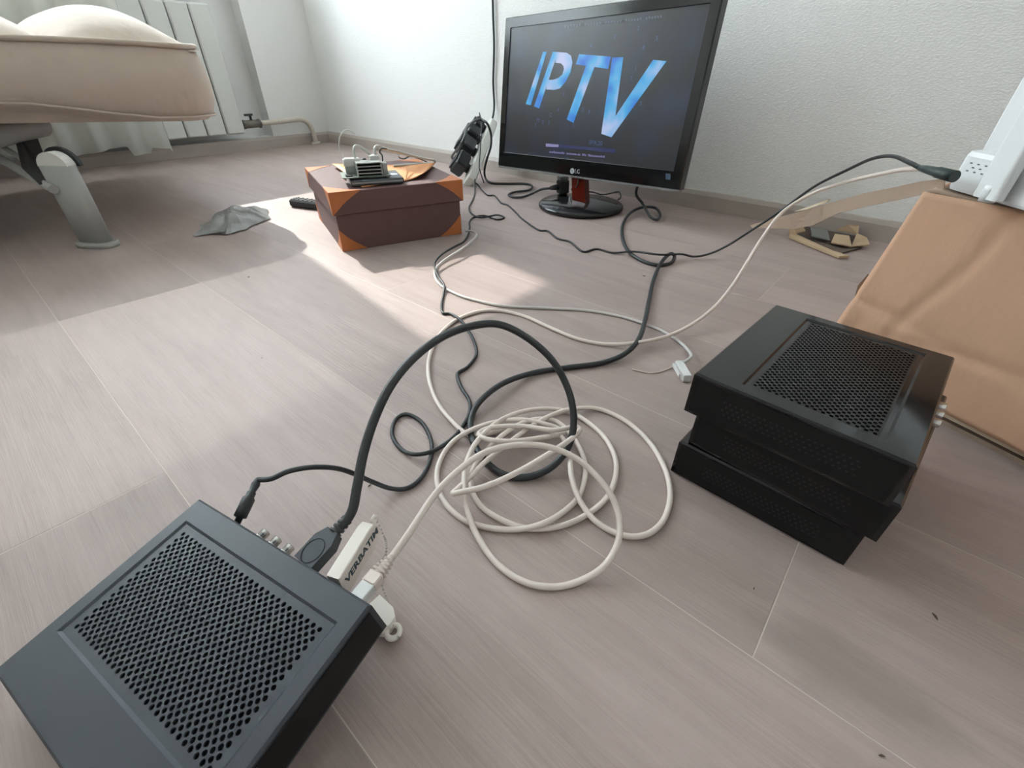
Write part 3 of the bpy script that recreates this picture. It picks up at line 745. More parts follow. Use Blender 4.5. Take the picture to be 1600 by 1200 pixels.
MB().bbox((bl_ * .08, 0.01, 0.0062), (bl_ * .22, 0.03, 0.0085)).build('chip', M_IN, pb)
M_WPL = mat('off_white_plug_plastic', (206, 207, 202), 0.4)
MB().cbox((bl_ * 0.10, 0.045, 0.022), (bl_ * 0.44, 0.068, 0.040), 0.002).build('plug', M_WPL, pb)
MB().bbox((bl_ * 0.12, 0.048, 0.0062), (bl_ * 0.42, 0.066, 0.022)).build('plug_socket', M_PORT, pb)
MB().cbox((bl_ * 0.66, 0.050, 0.032), (bl_ * 0.86, 0.072, 0.044), 0.002).build('plug', M_WPL, pb)
MB().bbox((bl_ * 0.67, 0.051, 0.0062), (bl_ * 0.85, 0.071, 0.032)).build('plug_socket', M_IN, pb)
MB().lathe([(0.005, 0.0062), (0.007, 0.032), (0.004, 0.038)], 12, Matrix.Translation((bl_ * .54, 0.062, 0))).build('capacitor', mat('dark_capacitor', (60, 62, 62), 0.4), pb)
def pbp(x, y, z): return pb.matrix_world @ Vector((x, y, z))
M_GW = mat('pale_grey_cable', (196, 196, 190), 0.45)
M_DK = mat('dark_grey_cable', (58, 60, 61), 0.5)
def cable(name, pts, r, m, label, n=10, sub=6, cat='cable', group=None):
    o = MB().tube(spline(pts, sub), r, n).build(name, m); tag(o, label, cat, group); return o
cable('jumper_lead', [pbp(bl_ * .36, .057, .0405), pbp(bl_ * .36, .060, .054), pbp(bl_ * .41, .065, .064), pbp(bl_ * .5, .068, .062), pbp(bl_ * .6, .069, .054), pbp(bl_ * .70, .068, .0445)], 0.0036, M_GW, 'short grey jumper lead arching between two plugs on the circuit board')
cable('antenna_wire', [pbp(bl_ * .12, .056, .0405), pbp(bl_ * .08, .058, .058), pbp(bl_ * .11, .062, .080), pbp(bl_ * .22, .066, .096), pbp(bl_ * .33, .07, .098), pbp(bl_ * .46, .075, .090)], 0.0014, M_GW, 'thin pale wire rising in an arch from the circuit board plug')
cable('usb_lead', [pbp(bl_ * .80, .060, .0445), pbp(bl_ * .80, .064, .056), pbp(bl_ * .88, .072, .061), pbp(bl_ * 1.05, .09, .052)] + [at(655, 246, .166), at(676, 250, .158), at(678, 254, .148), at(660, 256, .146), at(630, 258, .146), at(615, 259, .146)], 0.0034, M_GW, 'grey usb lead looping over the back of the storage box')
cable('ribbon_wire', [pbp(bl_ * .92, .050, .030), pbp(bl_ * .93, .055, .042), pbp(bl_ * .90, .062, .050), pbp(bl_ * 1.0, .07, .056), at(620, 238, .185), at(624, 246, .178), at(632, 248, .17), at(642, 244, .17), at(660, 250, .155), at(672, 256, .1435)], 0.0018, M_DK, 'thin dark wire curling behind the circuit board')

# ------------------------------------------------------------------ remote control and plastic bag
M_REM = mat('black_remote_plastic', (38, 42, 45), 0.4)
ra = at(453, 323, 0.0); rb = ra + Vector((0.13, 0.085, 0)); 
rdir = Vector((0.88, 0.30, 0)).normalized(); rside = Vector((-rdir.y, rdir.x, 0))
rc = tag(empty('remote_control', mw=basis(ra, rdir, rside, Vector((0, 0, 1)))), 'slim black remote control lying beside the storage box', 'remote')
MB().cbox((0, -0.002, 0.0), (0.150, 0.036, 0.024), 0.005).build('remote_body', M_REM, rc)
for i in range(6):
    for j in range(3): MB().lathe([(0.003, 0.0235), (0.0028, 0.0256)], 10, Matrix.Translation((0.02 + i * .018, 0.007 + j * .010, 0))).build('button', M_RUB, rc)
bagm = mat('grey_plastic_film', (176, 177, 175), 0.18, spec=0.7, trans=0.42, bump=0.8, bscale=22, var=0.15, vscale=12)
c0 = at(368, 350, 0.0); e0 = at(425, 325, 0.0); ax = (e0 - c0); ax.z = 0; ax.normalize(); ay = Vector((-ax.y, ax.x, 0))
vs, fs = [], []; nu, nv = 40, 22
rnd = random.Random(5); ph = [(rnd.uniform(2, 15), rnd.uniform(-9, 9), rnd.uniform(0, 6)) for _ in range(9)]
for j in range(nv + 1):
    v = j / nv
    for i in range(nu):
        a = 2 * math.pi * i / nu; r = 0.001 + math.sin(math.pi * v / 2) ** 0.9 if v < 1 else 1.0
        cr = sum(math.sin(p * math.cos(a) * r + q_ * math.sin(a) * r + s_) for p, q_, s_ in ph) / 9
        x = math.cos(a) * r * (0.135 + 0.030 * math.sin(3 * a + 1) + 0.015 * cr); y = math.sin(a) * r * (0.075 + 0.012 * math.sin(5 * a) + 0.012 * cr)
        if math.cos(a) < -0.4: y *= 0.75
        h = max(0.0, (1 - r ** 1.6)) * (0.030 + 0.010 * math.sin(2.2 * x / 0.13 + 1)) + 0.016 * cr * (1 - r ** 2) + 0.004
        p = Vector((c0.x, c0.y, 0)) + ax * x + ay * y; vs.append((p.x, p.y, max(0.0015, h)))
for j in range(nv):
    for i in range(nu): a = j * nu + i; b_ = j * nu + (i + 1) % nu; fs.append((a, b_, b_ + nu, a + nu))
bag = MB().add(vs, fs, False).build('plastic_bag', bagm); tag(bag, 'crumpled grey plastic bag on the floor in front of the storage box', 'bag')
fl = MB(); fp = [at(312, 352, .002), at(345, 336, .004), at(366, 345, .016), at(350, 362, .01), at(318, 366, .002)]
fl.loft([fp, [p + Vector((0, 0, 0.0012)) for p in fp]]); fo_ = fl.build('bag_flap', mat('clear_film', (190, 188, 182), 0.15, spec=0.6, trans=0.5, bump=0.4, bscale=30), bag)

# ------------------------------------------------------------------ power strip and adapters
s0 = Vector((1.475, -0.290, 0.022)); s1 = Vector((1.356, -0.035, 0.186)); sa = (s1 - s0).normalized()
sn = Vector((-0.45, -0.60, 0.45)); sn = (sn - sa * sn.dot(sa)).normalized(); sw = sa.cross(sn).normalized(); SL = (s1 - s0).length
strip = tag(empty('power_strip', mw=basis(s0, sa, sw, sn)), 'white multi-socket power strip leaning against the wall', 'power strip')
M_STR = mat('white_strip_plastic', (222, 222, 214), 0.4)
MB().cbox((-0.01, -0.030, -0.020), (SL, 0.030, 0.016), 0.006).build('strip_body', M_STR, strip)
for k in range(5): MB().lathe([(0.0185, 0.0155), (0.0185, 0.0175), (0.015, 0.0165)], 20, Matrix.Translation((0.035 + k * 0.062, 0, 0))).build('socket', mat('socket_grey', (196, 196, 190), 0.5), strip)
M_ADP = mat('black_adapter_plastic', (40, 43, 46), 0.45)
def adapter(pos, size, rz, label):
    """adapter plugged in at distance pos along the strip"""
    W_ = strip.matrix_world @ Matrix.Translation((pos, 0, 0.0178)) @ Matrix.Rotation(rz, 4, 'Z')
    a = empty('power_adapter', mw=W_); tag(a, label, 'adapter', 'black plug-in adapters')
    l, w_, h_ = size
    MB().cbox((-l / 2, -w_ / 2, 0.012), (l / 2, w_ / 2, h_), 0.006).build('adapter_body', M_ADP, a)
    MB().cbox((-l / 2 + 0.008, -w_ / 2 + 0.006, h_), (l / 2 - 0.008, w_ / 2 - 0.006, h_ + 0.006), 0.0025).build('adapter_cap', M_ADP, a)
    MB().lathe([(0.017, 0.0), (0.0185, 0.012)], 20).build('plug_collar', M_ADP, a)
    return a
adapter(0.045, (0.062, 0.080, 0.060), 0.15, 'black plug-in adapter lowest on the power strip')
adapter(0.135, (0.056, 0.070, 0.072), 0.0, 'black plug-in adapter in the middle of the power strip')
adapter(0.205, (0.052, 0.066, 0.066), -0.1, 'black plug-in adapter just above the middle one on the strip')
adapter(0.272, (0.046, 0.050, 0.050), 0.1, 'small black plug-in adapter at the top of the power strip')
M_BLK = mat('black_cable_rubber', (44, 47, 48), 0.45)
M_BLK2 = mat('black_thin_cable', (40, 42, 43), 0.5)
def sp(x, y, z): return strip.matrix_world @ Vector((x, y, z))
cable('wall_cord', [sp(SL - 0.004, 0, 0.0), Vector((1.352, -0.012, 0.24)), Vector((1.345, -0.008, 0.33)), Vector((1.352, -0.008, 0.45)), Vector((1.348, -0.008, 0.6)), Vector((1.35, -0.008, 1.1)), Vector((1.36, -0.008, 1.6))], 0.004, M_BLK, 'black cord running straight up the white wall beside the monitor')
for k, (pts, r) in enumerate((([sp(.272, .026, .05), sp(.26, .06, .07), sp(.20, .075, .05), sp(.12, .06, .02), sp(.05, .045, -.005), sp(.02, .05, -.015), at(756, 285, .004)], .0022),
                              ([sp(.205, -.034, .06), sp(.24, -.065, .08), sp(.20, -.09, .075), sp(.12, -.085, .05), sp(.08, -.06, .05), sp(.06, -.045, .045)], .0016))):
    cable('adapter_lead', pts, r, M_BLK2, ('thin black adapter lead looping down the right side of the power strip', 'thin black adapter lead looping left of the power strip')[k], cat='cable')
# monitor power cable
mp = [sp(.10, -.046, .05), sp(.105, -.058, .085), at(722, 224, .185), at(729, 201, .212), at(740, 190, .222), at(751, 187, .224), at(761, 193, .214), at(767, 209, .18), at(767, 228, .13), at(761, 248, .085), at(757, 266, .04)] + path([(759, 279, .008), (768, 286), (790, 287), (819, 287), (831, 290, .006), (827, 297, .006), (805, 300, .006), (795, 304), (801, 308), (816, 308, .006), (830, 303, .012), (845, 296, .03)], .0042) + [at(860, 294, .038)]
mpc = tag(empty('monitor_power_cable', tuple(at(800, 295, 0))), 'black monitor power cable curling across the floor to its plug block', 'cable')
def croot(mb, name, m, root): return child(mb, name, m, root)
croot(MB().tube(spline(mp, 6), .0042, 10), 'cord', M_BLK, mpc)
pl0 = at(860, 294, .038); pl1 = at(873, 292, .04)
croot(MB().tube([pl0, pl0.lerp(pl1, .5), pl1], [.006, .009, .011], 10), 'strain_relief', M_BLK, mpc)
bdir = (pl1 - pl0).normalized(); bsid = Vector((-bdir.y, bdir.x, 0)).normalized(); bup = bdir.cross(bsid)
Bm = basis(pl1, bdir, bsid, bup)
croot(MB().cbox((-0.002, -0.017, -0.024), (0.034, 0.017, 0.022), 0.004, Bm), 'plug_block', M_ADP, mpc)
croot(MB().cbox((0.0, -0.014, 0.022), (0.032, 0.014, 0.034), 0.002, Bm), 'block_cap', mat('grey_block_cap', (120, 122, 120), 0.4), mpc)
cable('signal_lead', [MM @ Vector((-.03, .03, -.056)), at(902, 290, .07), at(893, 296, .035), at(905, 299, .026), at(925, 300, .026), at(940, 304, .026), at(955, 302, .028), at(967, 300, .034), at(970, 308, .028), at(966, 312, .024)], .0022, M_BLK2, 'thin dark lead crossing behind the red monitor neck')

# ------------------------------------------------------------------ cables of the front set-top box
def fpnt(x, y, z): return FM @ Vector((x, y, z))
fx_ = (FM.to_3x3() @ Vector((1, 0, 0))); fy_ = (FM.to_3x3() @ Vector((0, 1, 0))); fz_ = (FM.to_3x3() @ Vector((0, 0, 1)))
fyh = Vector((fy_.x, fy_.y, 0)).normalized()
# HDMI
hx = 0.134
hd_ = tag(empty('hdmi_cable', tuple(at(800, 640, 0))), 'thick black hdmi cable arching from the front set-top box to the monitor', 'cable')
h0 = fpnt(hx, -0.002, 0.020)
hdir = (fy_ * 0.9 + fx_ * 0.10 + fz_ * 0.10).normalized(); hs_ = hdir.cross(Vector((0, 0, 1))).normalized(); hu = hs_.cross(hdir).normalized()
Bh = basis(h0, hs_, hdir, hu)
croot(MB().cbox((-.0075, -.002, -.003), (.0075, .006, .003), .0006, Bh), 'connector_tip', M_CHROME, hd_)
croot(MB().loft([[(-.0105, .004, -.0055), (.0105, .004, -.0055), (.0105, .004, .0055), (-.0105, .004, .0055)], [(-.0105, .026, -.0055), (.0105, .026, -.0055), (.0105, .026, .0055), (-.0105, .026, .0055)], [(-.006, .036, -.005), (.006, .036, -.005), (.006, .036, .005), (-.006, .036, .005)]], Bh), 'plug_body', mat('dark_grey_plug', (62, 66, 72), 0.5), hd_)
ev = [(.0085 * math.cos(2 * math.pi * k / 24), .0155 + .0105 * math.sin(2 * math.pi * k / 24), .0056) for k in range(25)]
croot(MB().tube([Bh @ Vector(p) for p in ev], .00035, 6, False), 'plug_emboss', M_RUB, hd_)
for k in range(4): croot(MB().lathe([(.0058 - k * .0003, .035 + k * .0042), (.0060 - k * .0003, .0375 + k * .0042)], 14, Bh @ Matrix.Rotation(-math.pi / 2, 4, 'X')), 'strain_ring', M_BLK, hd_)
h1 = Bh @ Vector((0, .034, 0)); h2 = Bh @ Vector((0.001, .055, 0.003))
hp_ = [h1, h2] + path([(558, 760, .088), (568, 708, .105), (586, 652, .125), (612, 600, .142), (648, 558, .152), (690, 527, .158), (735, 510, .158), (780, 507, .150), (824, 528, .132), (862, 562, .106), (886, 604, .078), (896, 646, .052), (893, 684, .030), (878, 714, .014), (852, 736, .007), (818, 746), (784, 740), (756, 718), (738, 686), (736, 654), (752, 625, .010), (788, 598, .010), (836, 582), (888, 574), (940, 567), (976, 553, .008), (998, 530, .012), (1008, 500, .010), (1014, 470), (1021, 438), (1032, 412, .010), (1046, 397, .014), (1054, 400, .010), (1048, 411), (1026, 414), (1000, 406), (980, 390), (972, 368), (974, 348), (986, 332, .010), (1004, 324, .016), (1024, 325, .014), (1032, 336, .010), (1027, 343, .006), (1016, 338, .012), (1004, 318, .03)], .0042)
hp_ += [at(994, 300, .066), MM @ Vector((0.22, .05, -.045))]
croot(MB().tube(spline(hp_, 6), .0042, 12), 'cord', M_BLK, hd_)
# DC lead of the front box
dcr = tag(empty('adapter_cable', tuple(at(650, 680, 0))), 'thin black power cable with barrel plug winding to the front set-top box', 'cable')
p0 = fpnt(0.042, 0.001, 0.020); p1 = at(372, 782, .055); p2 = at(390, 769, .052)
dd = (at(396, 764, .058) - p0).normalized()
croot(MB().tube([p0, p0 + dd * .006, p0 + dd * .007, p0 + dd * .024, p0 + dd * .026, p0 + dd * .030, p0 + dd * .031, p0 + dd * .038, p0 + dd * .044], [.003, .003, .0056, .0056, .0040, .0040, .0030, .0040, .0024], 14), 'barrel_plug', M_BLK, dcr)
pe = p0 + dd * .043
dp = [pe] + path([(424, 748, .066), (452, 736, .068), (490, 730, .062), (527, 732, .048), (555, 741, .032), (582, 753, .016), (610, 763, .006), (635, 763), (657, 748), (672, 720), (674, 690), (660, 661), (636, 647), (618, 656), (613, 680), (628, 703), (652, 710, .007), (682, 702, .004), (712, 680), (731, 652), (734, 628), (720, 604), (715, 584), (731, 573), (744, 554), (740, 532), (724, 505, .010), (706, 491), (692, 489), (690, 476), (693, 460), (694, 446, .008), (686, 434, .010), (680, 420, .008), (680, 409, .010), (692, 396, .014), (711, 385, .018), (724, 378, .012), (731, 368), (734, 356), (734, 346), (742, 339), (758, 337), (776, 343), (788, 340), (776, 336, .006), (752, 340, .006), (737, 334), (733, 324), (739, 312), (742, 300)], .0027) + [sp(.01, .02, -.012)]
croot(MB().tube(spline(dp, 6), .0026, 10), 'cord', M_BLK2, dcr)
# router power cable
rc_ = path([(746, 288, .003), (753, 297), (762, 305), (773, 306), (783, 317), (794, 321), (808, 334), (816, 342), (841, 359), (856, 361), (872, 373), (891, 378), (911, 393), (932, 389), (958, 395), (991, 393, .012), (1031, 398, .020), (1064, 397, .012), (1085, 401, .006), (1110, 396, .014), (1138, 383, .040), (1165, 366, .075), (1215, 333, .135), (1270, 293, .195), (1325, 265, .240), (1363, 248, .268), (1394, 244, .283), (1421, 254, .289)], .0026)
rpl = tag(empty('router_power_cable', tuple(at(1000, 395, 0))), 'thin black power cable running from the power strip across the floor up to the router', 'cable')
re_ = at(1437, 262, .288); rf_ = at(1492, 276, .288)
croot(MB().tube(spline([sp(-.008, 0.01, -.008)] + rc_ + [re_], 6), .0026, 10), 'cord', M_BLK2, rpl)
croot(MB().tube([re_, re_.lerp(rf_, .2), re_.lerp(rf_, .5), re_.lerp(rf_, .55), rf_], [.003, .0042, .0052, .0060, .0062], 14), 'barrel_plug', mat('dark_green_black_plug', (46, 58, 56), 0.5), rpl)
# white network cable with the big coil
M_LAN = mat('ivory_cable_jacket', (226, 212, 202), 0.4, var=0.05, vscale=40)
M_LAN2 = mat('pale_grey_cable_jacket', (200, 195, 190), 0.4)
M_CLR = mat('clear_connector_plastic', (246, 246, 243), 0.08, spec=0.6, trans=0.25, ior=1.45)
lan = tag(empty('network_cable', tuple(at(830, 760, 0))), 'ivory network cable coiled on the floor between the front set-top box and the router', 'cable')
r_ = .0031
def Z(X, Y, z=None): return (560 + X / 2.5, 460 + Y / 2.5) + ((z,) if z is not None else ())
lx = 0.196
l0 = fpnt(lx, 0.0, 0.0225); ldir = (at(606, 878, .062) - l0).normalized(); ls = ldir.cross(Vector((0, 0, 1))).normalized(); lu = ls.cross(ldir).normalized()
Bl = basis(l0, ls, ldir, lu)
croot(MB().cbox((-.0058, -.002, -.0042), (.0058, .014, .0040), .0006, Bl), 'rj45_connector', M_CLR, lan)
croot(MB().cbox((-.0062, .0125, -.0048), (.0062, .0235, .0048), .0012, Bl), 'boot', M_LAN, lan)
for k in range(4): croot(MB().cbox((-.0058 + k * .0006, .0245 + k * .0034, -.0046 + k * .0003), (.0058 - k * .0006, .0266 + k * .0034, .0046 - k * .0003), .0009, Bl), 'boot_rib', M_LAN, lan)
croot(MB().tube([Bl @ Vector((0, .022, 0)), Bl @ Vector((0, .040, 0))], [.0042, .0034], 12), 'boot_core', M_LAN, lan)
w1 = [Bl @ Vector((0, .030, 0)), Bl @ Vector((0, .042, 0))]
w1 += path([Z(200, 930, .072), Z(300, 780, .078), Z(400, 680, .080), Z(500, 615, .078), Z(620, 588, .074), Z(740, 595, .068), Z(850, 640, .060), Z(930, 710, .052), Z(990, 790, .042), Z(1020, 880, .031), Z(1010, 980, .020), Z(950, 1070, .010), Z(850, 1125), Z(750, 1143), Z(640, 1120), Z(540, 1050), Z(468, 950, .006), Z(428, 850, .012), Z(412, 750, .018), Z(425, 650, .022), Z(470, 565, .022), Z(550, 495, .018), Z(640, 458, .012), Z(740, 447, .008), Z(830, 462), Z(910, 510), Z(970, 570), Z(1005, 650), Z(1000, 730), Z(965, 800), Z(900, 855), Z(820, 895), Z(730, 915), Z(630, 908), Z(530, 865), Z(465, 810), Z(440, 740, .006),
            Z(455, 670, .010), Z(510, 600, .014), Z(590, 530, .016), Z(680, 490, .014), Z(770, 495, .010), Z(840, 560, .006), Z(880, 640), Z(885, 710), Z(860, 790), Z(800, 850), Z(720, 895, .010), Z(620, 918), Z(510, 912), Z(410, 880), Z(340, 815), Z(308, 740), Z(315, 660), Z(360, 585), Z(430, 535, .010), Z(530, 500, .012), Z(640, 490, .016), Z(740, 510, .016), Z(800, 540, .014),
            Z(700, 562, .022), Z(590, 574, .024), Z(505, 566, .024), Z(470, 545, .022), Z(520, 520, .02), Z(640, 515, .02), Z(760, 530, .026), Z(840, 518, .030), Z(864, 530, .030), Z(830, 565, .032), Z(740, 625, .034), Z(620, 695, .032), Z(500, 748, .028), Z(400, 772, .024), Z(370, 778, .022), Z(385, 762, .020), Z(430, 720, .016), Z(500, 650, .014), Z(600, 570, .014), Z(700, 500, .014), Z(780, 462, .014), Z(850, 446, .008), Z(940, 448), Z(1040, 492), Z(1130, 570), Z(1192, 670), Z(1218, 770), Z(1200, 865), Z(1150, 925), Z(1080, 946), Z(1000, 930), Z(920, 880, .004), Z(862, 800, .008), Z(832, 710, .010), Z(822, 620, .012), Z(790, 555, .014), Z(700, 515, .010), Z(600, 520, .006), Z(500, 545), Z(430, 548), Z(370, 500), Z(310, 425), Z(275, 330), Z(278, 240), Z(318, 155), Z(390, 95), Z(480, 65), Z(570, 66), Z(660, 90), Z(760, 135), Z(860, 175), Z(970, 195), Z(1090, 188, .012), Z(1210, 162, .010), Z(1310, 112, .014), Z(1390, 50, .026),
            (1143, 448, .045), (1166, 412, .075), (1190, 373, .110), (1222, 332, .150), (1268, 303, .185), (1320, 285, .215), (1375, 272, .248), (1425, 264, .276), (1496, 270, .286)], r_)
croot(MB().tube(spline(w1, 6), r_, 12), 'cord', M_LAN, lan)
# pale patch cable ending in a loose connector
pc = tag(empty('patch_cable', tuple(at(900, 480, 0))), 'pale grey patch cable ending in a loose clear connector beside the black box stack', 'cable')
w2 = path([(727, 361, .006), (737, 361, .012), (745, 367, .016), (737, 377, .016), (720, 390, .016), (695, 406, .012), (681, 420, .008), (680, 433), (690, 447), (712, 459), (735, 467), (787, 478), (863, 482), (915, 485), (968, 494), (1007, 506), (1034, 517), (1060, 533), (1074, 546, .006), (1080, 556, .010), (1074, 563, .012), (1066, 567, .010)], .0028)
croot(MB().tube(spline(w2, 6), .0027, 10), 'cord', M_LAN2, pc)
k0 = at(1060, 568, .0062); k1 = at(1074, 592, .0062); kd = (k1 - k0); kd.z = 0; kl = kd.length; kd.normalize(); ks = Vector((-kd.y, kd.x, 0))
Bk = basis(k0, kd, ks, Vector((0, 0, 1)))
croot(MB().cbox((0, -.006, -.006), (kl, .006, .006), .0008, Bk), 'rj45_connector', M_CLR, pc)
croot(MB().box((kl * .5, -.0105, .002), (kl * .75, .002, .005), Bk), 'latch', M_CLR, pc)
cable('pale_wire_scrap', path([(988, 577, .0012), (1004, 581, .0012), (1018, 583, .0012), (1034, 580, .0012), (1048, 574, .0015), (1056, 570, .003)], .0008), .0009, mat('pale_wire', (214, 200, 186), 0.5), 'thin pale wire scrap on the floor beside the loose connector', cat='wire')

# ------------------------------------------------------------------ usb stick with cap and bead chain
M_USB = mat('white_usb_plastic', (236, 228, 218), 0.35)
ux = 0.170
st_dir = fyh
u0 = fpnt(ux, 0.004, 0.0185); tip = at(583, 822, .060)
ud = (tip - u0); L_ = ud.length; ud.normalize(); us = ud.cross(Vector((0, 0, 1))).normalized(); uu = us.cross(ud).normalized()
usb = tag(empty('usb_stick', mw=basis(u0, us, ud, uu)), 'white usb memory stick plugged upright into the front set-top box', 'usb stick')
MB().bbox((-.002, -.008, -.006), (.002, .004, .006)).build('usb_connector', M_CHROME, usb)
prof = [(-0.002, -.0135), (L_ - .010, -.0135), (L_ - .003, -.010), (L_, -.003), (L_, .003), (L_ - .004, .0105), (L_ - .010, .0125), (-0.002, .0125)]
def yz(pr, x): return [(x, a, b_) for a, b_ in pr]
def ins_(pr, k): cy = sum(a for a, b_ in pr) / len(pr); cz = sum(b_ for a, b_ in pr) / len(pr); return [(cy + (a - cy) * k, cz + (b_ - cz) * k) for a, b_ in pr]
MB().loft([yz(ins_(prof, .95), -.0058), yz(prof, -.0050), yz(prof, .0050), yz(ins_(prof, .95), .0058)]).build('stick_body', M_USB, usb)
MB().tube([(.001, L_ - .001, .009), (.001, L_ + .004, .0095), (.001, L_ + .0055, .006), (.001, L_ + .003, .003), (.001, L_ - .002, .002)], .0017, 8).build('cord_loop', M_USB, usb)
me = textmesh('VERBATIM', .0105, 0, .0004)
addmesh('stick_print', me, mat('dark_teal_print', (40, 66, 74), 0.5), usb, Matrix.Translation((.0060, L_ * .50, .001)) @ Matrix(((0, 0, 1, 0), (1, 0, 0, 0), (0, 1, 0, 0), (0, 0, 0, 1))))
# bead chain from the stick to the cap
ct = usb.matrix_world @ Vector((.001, L_ + .0045, .006)); 
capc = at(598, 966, .012)
ring = at(614, 986, .006)
ch = spline([ct, at(600, 838, .050), at(604, 852, .040), at(602, 868, .034), at(593, 880, .026), at(592, 896, .018), at(600, 924, .012), at(608, 946, .009), at(614, 964, .007), at(615, 980, .006)], 10)
bead = MB(); dist = 0; acc = [ch[0]]
for i in range(1, len(ch)):
    if (ch[i] - acc[-1]).length >= .0021: acc.append(ch[i])
I = usb.matrix_world.inverted()
for p in acc: bead.lathe([(.0002, -.0010), (.0008, -.0006), (.0010, 0), (.0008, .0006), (.0002, .0010)], 6, I @ Matrix.Translation(p))
tag(bead.build('bead_chain', M_CHROME, usb), kind='stuff')
cap = tag(empty('stick_cap', tuple(Vector((capc.x, capc.y, 0)))), 'white usb stick cap on the floor under the rear corner of the front set-top box', 'cap')
cdv = Vector((ring.x - capc.x, ring.y - capc.y, 0)).normalized(); cs_ = Vector((-cdv.y, cdv.x, 0))
Bc = basis(Vector((0, 0, 0)), cdv, cs_, Vector((0, 0, 1)))
pr = [(-.018, -.011), (.000, -.011), (.007, -.007), (.009, 0), (.007, .007), (.000, .011), (-.018, .011)]
MB().prism(pr, 0.0005, 0.013, Bc).build('cap_body', M_USB, cap)
rl = Vector((ring.x - capc.x, ring.y - capc.y, 0.005))
MB().tube([rl + Vector((.0055 * math.cos(2 * math.pi * k / 20), .0055 * math.sin(2 * math.pi * k / 20), 0)) for k in range(21)], .0024, 8, False).build('cap_ring', M_USB, cap)

# ------------------------------------------------------------------ cardboard carton, flap, router
M_CARD = mat('brown_corrugated_card', (208, 166, 136), 0.8, var=0.10, vscale=5, bump=0.05, bscale=50, stretch=(3, 1, 1))
M_CARD2 = mat('grey_brown_card_inside', (158, 136, 118), 0.85, var=0.12, vscale=9)
M_CEDGE = mat('pale_card_edge', (196, 176, 150), 0.9)
A = Vector((2.7874, -0.815, 0)); B = Vector((3.0334, -0.9169, 0)); cu = (B - A).normalized(); cw = Vector((-cu.y, cu.x, 0))
CL, CD, CH = 0.52, 0.46, 0.264
car = tag(empty('cardboard_carton', mw=basis(A, cu, cw, Vector((0, 0, 1)))), 'large battered brown cardboard carton carrying the white router', 'carton')
nx, nz = 64, 36
def face_grid(fn, th, m, name):
    vs, fs = [], []
    for s_ in (0, 1):
        for j in range(nz + 1):
            for i in range(nx + 1): vs.append(fn(i / nx, j / nz, s_ * th))
    n_ = (nx + 1) * (nz + 1)
    for j in range(nz):
        for i in range(nx):
            a = j * (nx + 1) + i; fs += [(a, a + 1, a + nx + 2, a + nx + 1), (n_ + a, n_ + a + nx + 1, n_ + a + nx + 2, n_ + a + 1)]
    e = [i for i in range(nx + 1)] + [j * (nx + 1) + nx for j in range(1, nz + 1)] + [nz * (nx + 1) + i for i in range(nx - 1, -1, -1)] + [j * (nx + 1) for j in range(nz - 1, 0, -1)]
    for k in range(len(e)): a, b_ = e[k], e[(k + 1) % len(e)]; fs.append((a, b_, b_ + n_, a + n_))
    return MB().add(vs, fs, True).build(name, m, car)
def front(u, v, t_):
    x = u * CL; z = 0.022 + v * (CH - 0.022)
    lean = 0.036 * (v) * (1 - u) ** 6
    def fold(d, w_): return max(0.0, 1 - abs(d) / w_)
    dent = 0.0040 * fold(v - 0.40 + 0.26 * u + 0.008 * math.sin(30 * u), 0.03) * max(0, 1 - 0.9 * u) + 0.0034 * fold(u - 0.10 - 0.14 * v - 0.006 * math.sin(11 * v), 0.016)
    dent += 0.0026 * fold(u - 0.045 - 0.03 * v, 0.016) * fold(v - 0.15, 0.3) + 0.0022 * fold(v - 0.20 - 0.35 * u, 0.03) + 0.003 * math.sin(7 * u + 4 * v)
    if v < 0.3 and u < 0.2: dent += 0.004 * (0.3 - v) / 0.3 * math.sin(u * 40)
    return (x + lean, dent - 0.004 + t_, z)
face_grid(front, 0.004, M_CARD, 'front_panel')
def side(u, v, t_): return (0.030 * v * max(0, 1 - u * 3) + 0.004 + t_, 0.012 + u * (CD - 0.012), 0.010 + v * (CH - 0.010))
face_grid(side, 0.004, M_CARD, 'left_panel')
face_grid(lambda u, v, t_: (CL - 0.004 - t_, 0.012 + u * (CD - 0.012), 0.01 + v * (CH - 0.01)), 0.004, M_CARD, 'right_panel')
face_grid(lambda u, v, t_: (0.01 + u * (CL - 0.02), CD - t_, 0.01 + v * (CH - 0.01)), 0.004, M_CARD, 'back_panel')
face_grid(lambda u, v, t_: (0.036 + u * (CL - 0.04), 0.002 + v * (CD - 0.006), CH - 0.002 + t_ - 0.003 * math.sin(3 * u)), 0.004, M_CARD2, 'top_panel')
MB().bbox((0.006, 0.010, 0.0), (CL - 0.006, CD - 0.006, 0.006)).build('bottom_panel', M_CARD2, car)
MB().loft([[(-.006, .004, .014), (CL, .002, .014), (CL, .03, .012), (0, .03, .012)], [(-.006, .004, .019), (CL, .002, .019), (CL, .03, .017), (0, .03, .017)]]).build('bottom_flap', M_CEDGE, car)
CI = car.matrix_world.inverted()
ragged = [CI @ at(*q) for q in ((1338, 476, .090), (1346, 448, .120), (1362, 430, .140), (1374, 436, .135), (1366, 458, .112), (1350, 474, .094))]
MB().loft([ragged, [p + Vector((-0.004, -0.003, 0.001)) for p in ragged]]).build('ragged_edge', M_CARD2, car)
